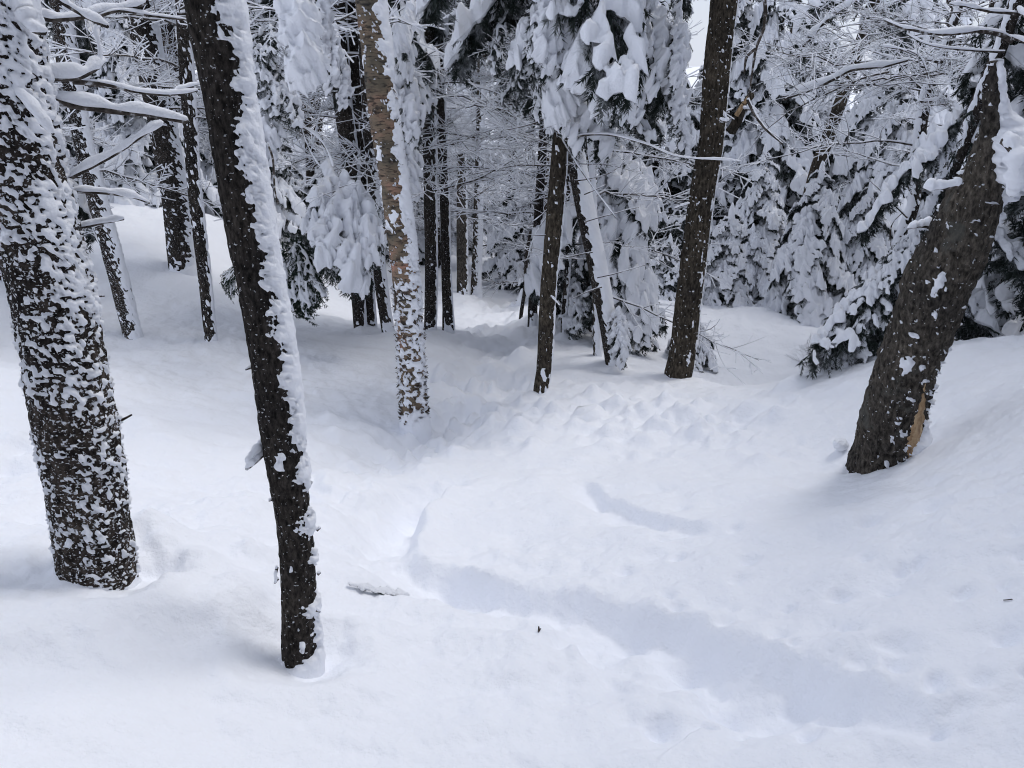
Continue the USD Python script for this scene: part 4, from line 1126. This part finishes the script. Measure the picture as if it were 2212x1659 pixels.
# bare snow-lined limbs in the upper right
for pts, R, r0, r1, sn in [([(1690, 212), (1740, 196), (1800, 170), (1850, 148), (1900, 146), (1960, 128)], 7.4, .022, .010, .03), ([(1735, 100), (1770, 60), (1810, 25), (1850, 0)], 7.6, .016, .01, .024), ([(2030, 135), (1985, 122), (1940, 105), (1900, 100)], 8.0, .012, .005, .014),
                           ([(2010, 200), (2000, 150), (1985, 120), (1960, 108)], 7.8, .008, .004, .007), ([(1990, 190), (1960, 160), (1940, 135), (1900, 118)], 7.8, .008, .004, .009), ([(1985, 220), (2020, 218), (2045, 190)], 8.2, .012, .006, .014), ([(1840, 180), (1890, 184), (1930, 170)], 7.6, .008, .004, .01),
                           ([(1960, 470), (1930, 440), (1900, 410), (1880, 390)], 7.0, .008, .003, .006), ([(1970, 420), (1960, 385), (1975, 350)], 7.0, .006, .003, .004), ([(1940, 560), (1925, 490), (1950, 460)], 7.0, .008, .004, .004)]:
    limb(pts, R, r0, r1, sn, TREE['E24'][0], pts[0][0] + pts[0][1])
dead_whorls('E24', .6, 2.6, 22, .7, 1.4, down=(-.1, .5))
for k in range(26):
    p0 = at_range(g.uniform(1780, 2120), g.uniform(20, 190), g.uniform(7.2, 8.6))
    d_ = np.array([-1, g.uniform(-.5, .3), g.uniform(-.25, .3)]) * g.choice([1, 1, -1])
    place_bough(TREE['E24'][0], DEAD[k % 5], p0, p0 + d_ / np.linalg.norm(d_) * g.uniform(.6, 1.2), 1.0, g.uniform(-1, 1), 'dead_branch')
for pts, R in [([(1650, -10), (1652, 50), (1632, 110), (1622, 180), (1615, 215)], 5.0), ([(1632, 105), (1610, 130), (1606, 160)], 5.0), ([(1615, 215), (1640, 260), (1690, 310)], 5.0)]:
    limb(pts, R, .010, .004, .003, TREE['C20'][0], pts[0][0], name='dead_branch')
x = thing('broken_stump', 'short broken log of orange wood hung in boughs right of the dotted trunk', 'log')
limb([(1578, 285), (1590, 262), (1602, 232), (1618, 208)], 7.2, .045, .028, None, x, 3, name='wood', wood='bark_brown')
limb([(1590, 250), (1608, 225), (1618, 212)], 7.14, .02, .014, None, x, 4, name='split_wood', wood='bare_wood')
limb([(1606, 238), (1622, 236), (1640, 244)], 7.1, .012, .004, .02, x, 6, name='stub')



# ------------------------------------------------------------------ young firs, snow laden, and whole spruces of the thicket
def fir(name, label, foot, h, rad, n, kinds, seed, down=(-.5, -.2), group=None, loc=True, pole=0.0, dead=0, r=None, top=True, cat='fir', merged=False):
    gg = np.random.default_rng(seed)
    x = thing(name, label, cat, foot, group=group)
    r = r or 0.012 + .012 * h
    hz = np.linspace(-.15, h, 14)
    lean = gg.normal(0, .02, 2)
    ax = np.c_[lean[0] * hz, lean[1] * hz, hz, np.maximum(r * (1 - hz / (h * 1.02)), .004)]
    obj('trunk', tube(ax[:, :3], ax[:, 3], 10, .2, seed), 'bark_far', x)
    z0 = h * pole if pole else .12
    lots = {'crown': [], 'snow': [], 'dead_branches': []}

    def put(kind, o, e, w, roll, nm='bough'):
        if not merged:
            return place_bough(x, kind, o, e, w, roll, nm)
        R_, o = bough_matrix(kind, o, e, w, roll)
        lots['crown' if nm == 'bough' else 'dead_branches'].append((kind['green'][0] @ R_ + o, kind['green'][1]))
        if kind['snow'] is not None:
            lots['snow'].append((kind['snow'][0] @ R_ + o, kind['snow'][1]))

    for k in range(n):
        t = ((k + gg.random()) / n)
        z = z0 + (h * .97 - z0) * t
        a = k * 2.399 + gg.uniform(-.4, .4)
        l = rad * (1 - t) ** .75 * gg.uniform(.75, 1.2) + .10
        s = gg.uniform(*down) * (1 - .5 * t)
        d = np.array([math.cos(a), math.sin(a), s])
        o = np.array([lean[0] * z, lean[1] * z, z])
        put(kinds[gg.integers(len(kinds))], o, o + d / np.linalg.norm(d) * l, gg.uniform(.9, 1.2) * (1 + .5 * t), gg.uniform(-.3, .3))
    for k in range(dead):
        z = h * gg.uniform(.04, pole + .08)
        a = gg.uniform(0, 2 * PI)
        d = np.array([math.cos(a), math.sin(a), gg.uniform(-.25, .3)])
        o = np.array([lean[0] * z, lean[1] * z, z])
        put(DEAD[gg.integers(5)], o, o + d / np.linalg.norm(d) * gg.uniform(.6, 1.5), 1.0, gg.uniform(-1, 1), 'dead_branch')
    for nm, m_ in (('crown', 'needles_dark'), ('snow', 'snow'), ('dead_branches', 'twig_wood')):
        if lots[nm]:
            tag(obj(nm, cat_mesh(lots[nm]), m_, x, smooth=False), kind='stuff' if nm == 'dead_branches' else None)
    if top:
        tt = np.linspace(0, 1, 6)
        obj('snow', tube(np.c_[lean[0] * h + 0 * tt, lean[1] * h + 0 * tt, h - .16 + .2 * tt], np.array([.02, .034, .03, .03, .022, .008]), 9, .3, seed), 'snow', x)
    return x


def foot_at(px, py, R):
    p = at_range(px, py, R)
    p[2] = gz(p[0], p[1]) - .03
    return p


fir('young_fir', 'white conical young fir at the edge of the bright hollow', foot_at(1735, 695, 9.4), 1.65, .66, 44, YOUNG + HEAVY[:2], 1)
fir('young_fir', 'small pointed young fir right behind the dotted brown trunk', foot_at(1562, 662, 9.4), 1.15, .38, 30, YOUNG + HEAVY[2:], 2)
fir('young_fir', 'tiny fir half buried at the foot of the dotted brown trunk', foot_at(1490, 715, 7.6), .42, .26, 14, YOUNG, 3)
fir('young_fir', 'rounded snowed-in young fir between the pointed fir and the conical one', foot_at(1615, 640, 10.4), 1.0, .36, 26, YOUNG + HAND, 4)
fir('young_fir', 'broad young fir right of the conical white one', foot_at(1850, 640, 9.6), 1.5, .6, 44, YOUNG + HEAVY, 5)
fir('young_fir', 'young fir under the crossing white limb in the thicket', foot_at(1870, 560, 11.5), 2.1, .6, 48, YOUNG + HEAVY, 6)
fir('young_fir', 'low fir beside the drooping spruce at the hollow rim', foot_at(1440, 640, 10.4), .8, .5, 26, MEDIUM, 7)
fir('young_fir', 'small fir behind the bright bough left of the birch', foot_at(720, 560, 11.5), 1.4, .5, 34, YOUNG + MEDIUM, 8)

# two whole spruces whose boughs reach the snow beside the picture's right edge
fir('spruce_tree', 'dark spruce at the right picture edge with boughs down to the snow', foot_at(2160, 705, 7.4), 3.9, .95, 56, LIGHT + FRINGE + MEDIUM, 11, (-.9, -.5), r=.07)
fir('spruce_tree', 'dark spruce behind the spike of the broken snag', foot_at(2230, 640, 8.6), 4.4, 1.1, 58, LIGHT + FRINGE, 12, (-.9, -.5), r=.08)

# the wood behind: a few kinds of tree, copied
KINDS = {}
P_full = [dict(h=3.7, rad=1.0, n=44, kinds=MEDIUM + YOUNG, down=(-.5, -.1), pole=0, dead=0), dict(h=3.3, rad=.95, n=38, kinds=MEDIUM[:2] + LIGHT[:1] + YOUNG, down=(-.6, -.15), pole=0, dead=8), dict(h=4.2, rad=1.1, n=44, kinds=MEDIUM + HEAVY[:2], down=(-.5, -.1), pole=.12, dead=10)]
P_pole = [dict(h=8.5, rad=1.2, n=13, kinds=MEDIUM + LIGHT, down=(-.6, -.2), pole=.36, dead=46, r=.10), dict(h=8.0, rad=1.1, n=14, kinds=HEAVY + MEDIUM, down=(-.6, -.2), pole=.32, dead=40, r=.08), dict(h=9.0, rad=1.1, n=12, kinds=LIGHT + MEDIUM, down=(-.5, -.1), pole=.45, dead=60, r=.11)]
P_young = [dict(h=2.2, rad=.75, n=44, kinds=YOUNG + HEAVY[:1], down=(-.4, 0)), dict(h=1.7, rad=.65, n=36, kinds=YOUNG + MEDIUM, down=(-.4, 0))]
PLACE = []           # kind, px, R
for px, R in [(1640, 13.2), (1565, 13.6), (1850, 13.4), (1960, 12.4), (1440, 12.8), (1740, 14.5), (1900, 15), (1410, 14.4), (1340, 13.8), (2120, 13), (1500, 16), (1620, 18), (2020, 17)]:
    PLACE.append(('full', px, R))
for px, R in [(40, 9.5), (190, 11.5), (270, 13), (420, 12.5), (520, 12), (600, 13.5), (690, 12.5), (860, 13), (560, 16), (330, 16), (780, 16), (900, 17), (1110, 14.5), (1180, 12), (1250, 15), (940, 14), (1405, 13.2), (990, 19), (1080, 21), (1150, 19), (680, 19)]:
    PLACE.append(('pole', px, R))
for px, R in [(620, 11.5), (560, 10.8), (250, 11), (330, 10.5), (150, 10.8), (1230, 10.5), (1130, 13), (1180, 15.5), (1655, 11.6), (1985, 10.8), (1060, 17), (970, 16), (880, 14.5), (420, 14), (1920, 10.5), (1340, 11.5), (500, 17), (400, 15.5), (740, 13.5)]:
    PLACE.append(('young', px, R))
fr = np.random.default_rng(5)
for k in range(13):
    PLACE.append((['pole', 'full', 'pole'][k % 3], -250 + 2700 * ((k * .618) % 1), fr.uniform(20, 34)))
SHADE_TREES = [(62, 4.8), (80, 4.5), (52, 6.4), (-165, 3.2), (165, 3.6), (128, 3.4), (-128, 3.3), (100, 4.2), (-98, 4.2), (180, 5.5), (146, 5.2), (-146, 5.2)]  # azimuth, range of unseen conifers added to shade the near snow
TXT = {'full': ('snow covered spruce', 'spruce', 'snow covered spruces of the thicket behind'), 'pole': ('frosted tall conifer', 'conifer', 'tall conifers of the wood behind'), 'young': ('snow buried young fir', 'fir', 'young firs of the wood behind')}
NAME = {'full': 'snowy_spruce', 'pole': 'tall_conifer', 'young': 'snowy_fir'}
MARKS = [(-300, 'left picture edge'), (85, 'flecked left trunk'), (215, 'flaky leaning trunk'), (372, 'bank trunk'), (425, 'thin straight trunk'), (545, 'slim front trunk'), (775, 'trio of trunks'), (860, 'birch'), (945, 'parallel trunks'),
         (1015, 'grey snag'), (1195, 'olive brown trunk'), (1275, 'snow coated trunk'), (1505, 'dotted trunk'), (1740, 'conical fir'), (2040, 'broken snag'), (2500, 'right picture edge')]
taken, protos = {}, {}
for kind, px, R in sorted(PLACE, key=lambda q: q[2]):
    d = ray(px, 500)
    az = math.atan2(d[0], d[1])
    x_, y_ = R * math.sin(az), R * math.cos(az)
    z_ = gz(x_, y_) - .04
    lab, cat, grp = TXT[kind]
    i = max(k for k in range(len(MARKS) - 1) if MARKS[k][0] <= px)
    n_ = taken[(kind, i)] = taken.get((kind, i), -1) + 1
    lab = ['', 'farther ', 'third ', 'fourth ', 'fifth ', 'sixth ', 'seventh ', 'eighth '][n_] + lab + f' between the {MARKS[i][1]} and the {MARKS[i + 1][1]}'
    far = R > 14.8
    spec = {'full': P_full, 'pole': P_pole, 'young': P_young}[kind]
    group = protos.setdefault((kind, far), [])
    if len(group) < (2 if far else len(spec)):
        k = len(group)
        s = spec[k]
        group.append(fir(NAME[kind], lab, (x_, y_, z_), s['h'], s['rad'], s['n'], FAR if far else s['kinds'], 20 + k + len(kind) * 7 + 50 * far, s['down'], grp, True, s.get('pole', 0), min(s.get('dead', 0), 26) if far else s.get('dead', 0), s.get('r'), kind == 'young' and not far, cat, far))
    else:
        src = group[fr.integers(len(group))]
        sc = fr.uniform(.8, 1.25)
        t_ = thing(NAME[kind], lab, cat, (x_, y_, z_), fr.uniform(0, 360), (sc, sc, sc * fr.uniform(.9, 1.15)), grp, src)
        t_.SetInstanceable(far)
shade = None
for k, (az, R) in enumerate(SHADE_TREES):
    a = math.radians(az)
    loc = (R * math.sin(a), R * math.cos(a), gz(R * math.sin(a), R * math.cos(a)) - .05)
    lab = 'unseen dense conifer added around the viewpoint to shade the near snow'
    if shade is None:
        shade = fir('shade_conifer', lab, loc, 7.5, 2.0, 90, FAR, 91, (-.5, -.2), 'unseen conifers added for shade around the viewpoint', True, .22, 0, .1, False, 'conifer', True)
    else:
        thing('shade_conifer', lab, 'conifer', loc, k * 77.0, 1.0 + .04 * (k % 4), 'unseen conifers added for shade around the viewpoint', shade)

# ------------------------------------------------------------------ small things on the snow
x = thing('fallen_sprig', 'small snowy conifer sprig lying on the snow right of the slim front trunk', 'twig')
place_bough(x, SPRAY, gpt(756, 1279, .016), gpt(860, 1288, .026), .9)
place_bough(x, SPRAY, gpt(805, 1286, .018), gpt(880, 1283, .03), 1.1)
x = thing('twig_tip', 'tiny dark twig tip poking out of the snow in the foreground middle', 'twig')
p0 = gpt(1163, 1360)
obj('twig', cat_mesh([tube(p0 + np.array([[0, 0, -.01], [.002, 0, .008], [.001, .004, .018]]), [.003, .004, .002], 6, .3, 2), tube(p0 + np.array([[.003, 0, .003], [.008, 0, .013]]), [.0025, .0015], 5)]), 'twig_wood', x)
x = thing('twig_tip', 'hair-thin twig lying on the snow near the right picture edge', 'twig')
obj('twig', tube(resample([gpt(2168, 1294, .004), gpt(2186, 1298, .004)], 4), .0015, 4), 'twig_wood', x)
x = thing('bare_shrub', 'low frosted shrub of thin twigs in the hollow before the dark boughs', 'shrub')
c = gpt(1752, 800)
gs = np.random.default_rng(31)
for k in range(12):
    a, e = gs.uniform(0, 2 * PI), gs.uniform(.3, 1.1)
    dv = np.array([math.cos(a) * math.cos(e), math.sin(a) * math.cos(e), math.sin(e)])
    place_bough(x, DEAD[k % 5], c + np.array([0, 0, -.02]), c + dv * gs.uniform(.22, .4), 1.2, gs.uniform(-1, 1), 'twig')
for px, py, r_, lab in [(1812, 988, .036, 'snowball lying left of the foot of the broken snag'), (1570, 660, .17, 'rounded snow mound at the foot of the pointed young fir')]:
    c = gpt(px, py)
    m_ = trimesh.creation.icosphere(4, 1.0)
    v = np.array(m_.vertices)
    v = v * (1 + .35 * (fbm(v * 1.7 + px, 3) - .5))[:, None] * [r_, r_, r_ * .85]
    tag(obj('snow_lump', (v + c + [0, 0, r_ * .45], np.array(m_.faces)), 'snow'), lab, 'snow lump')
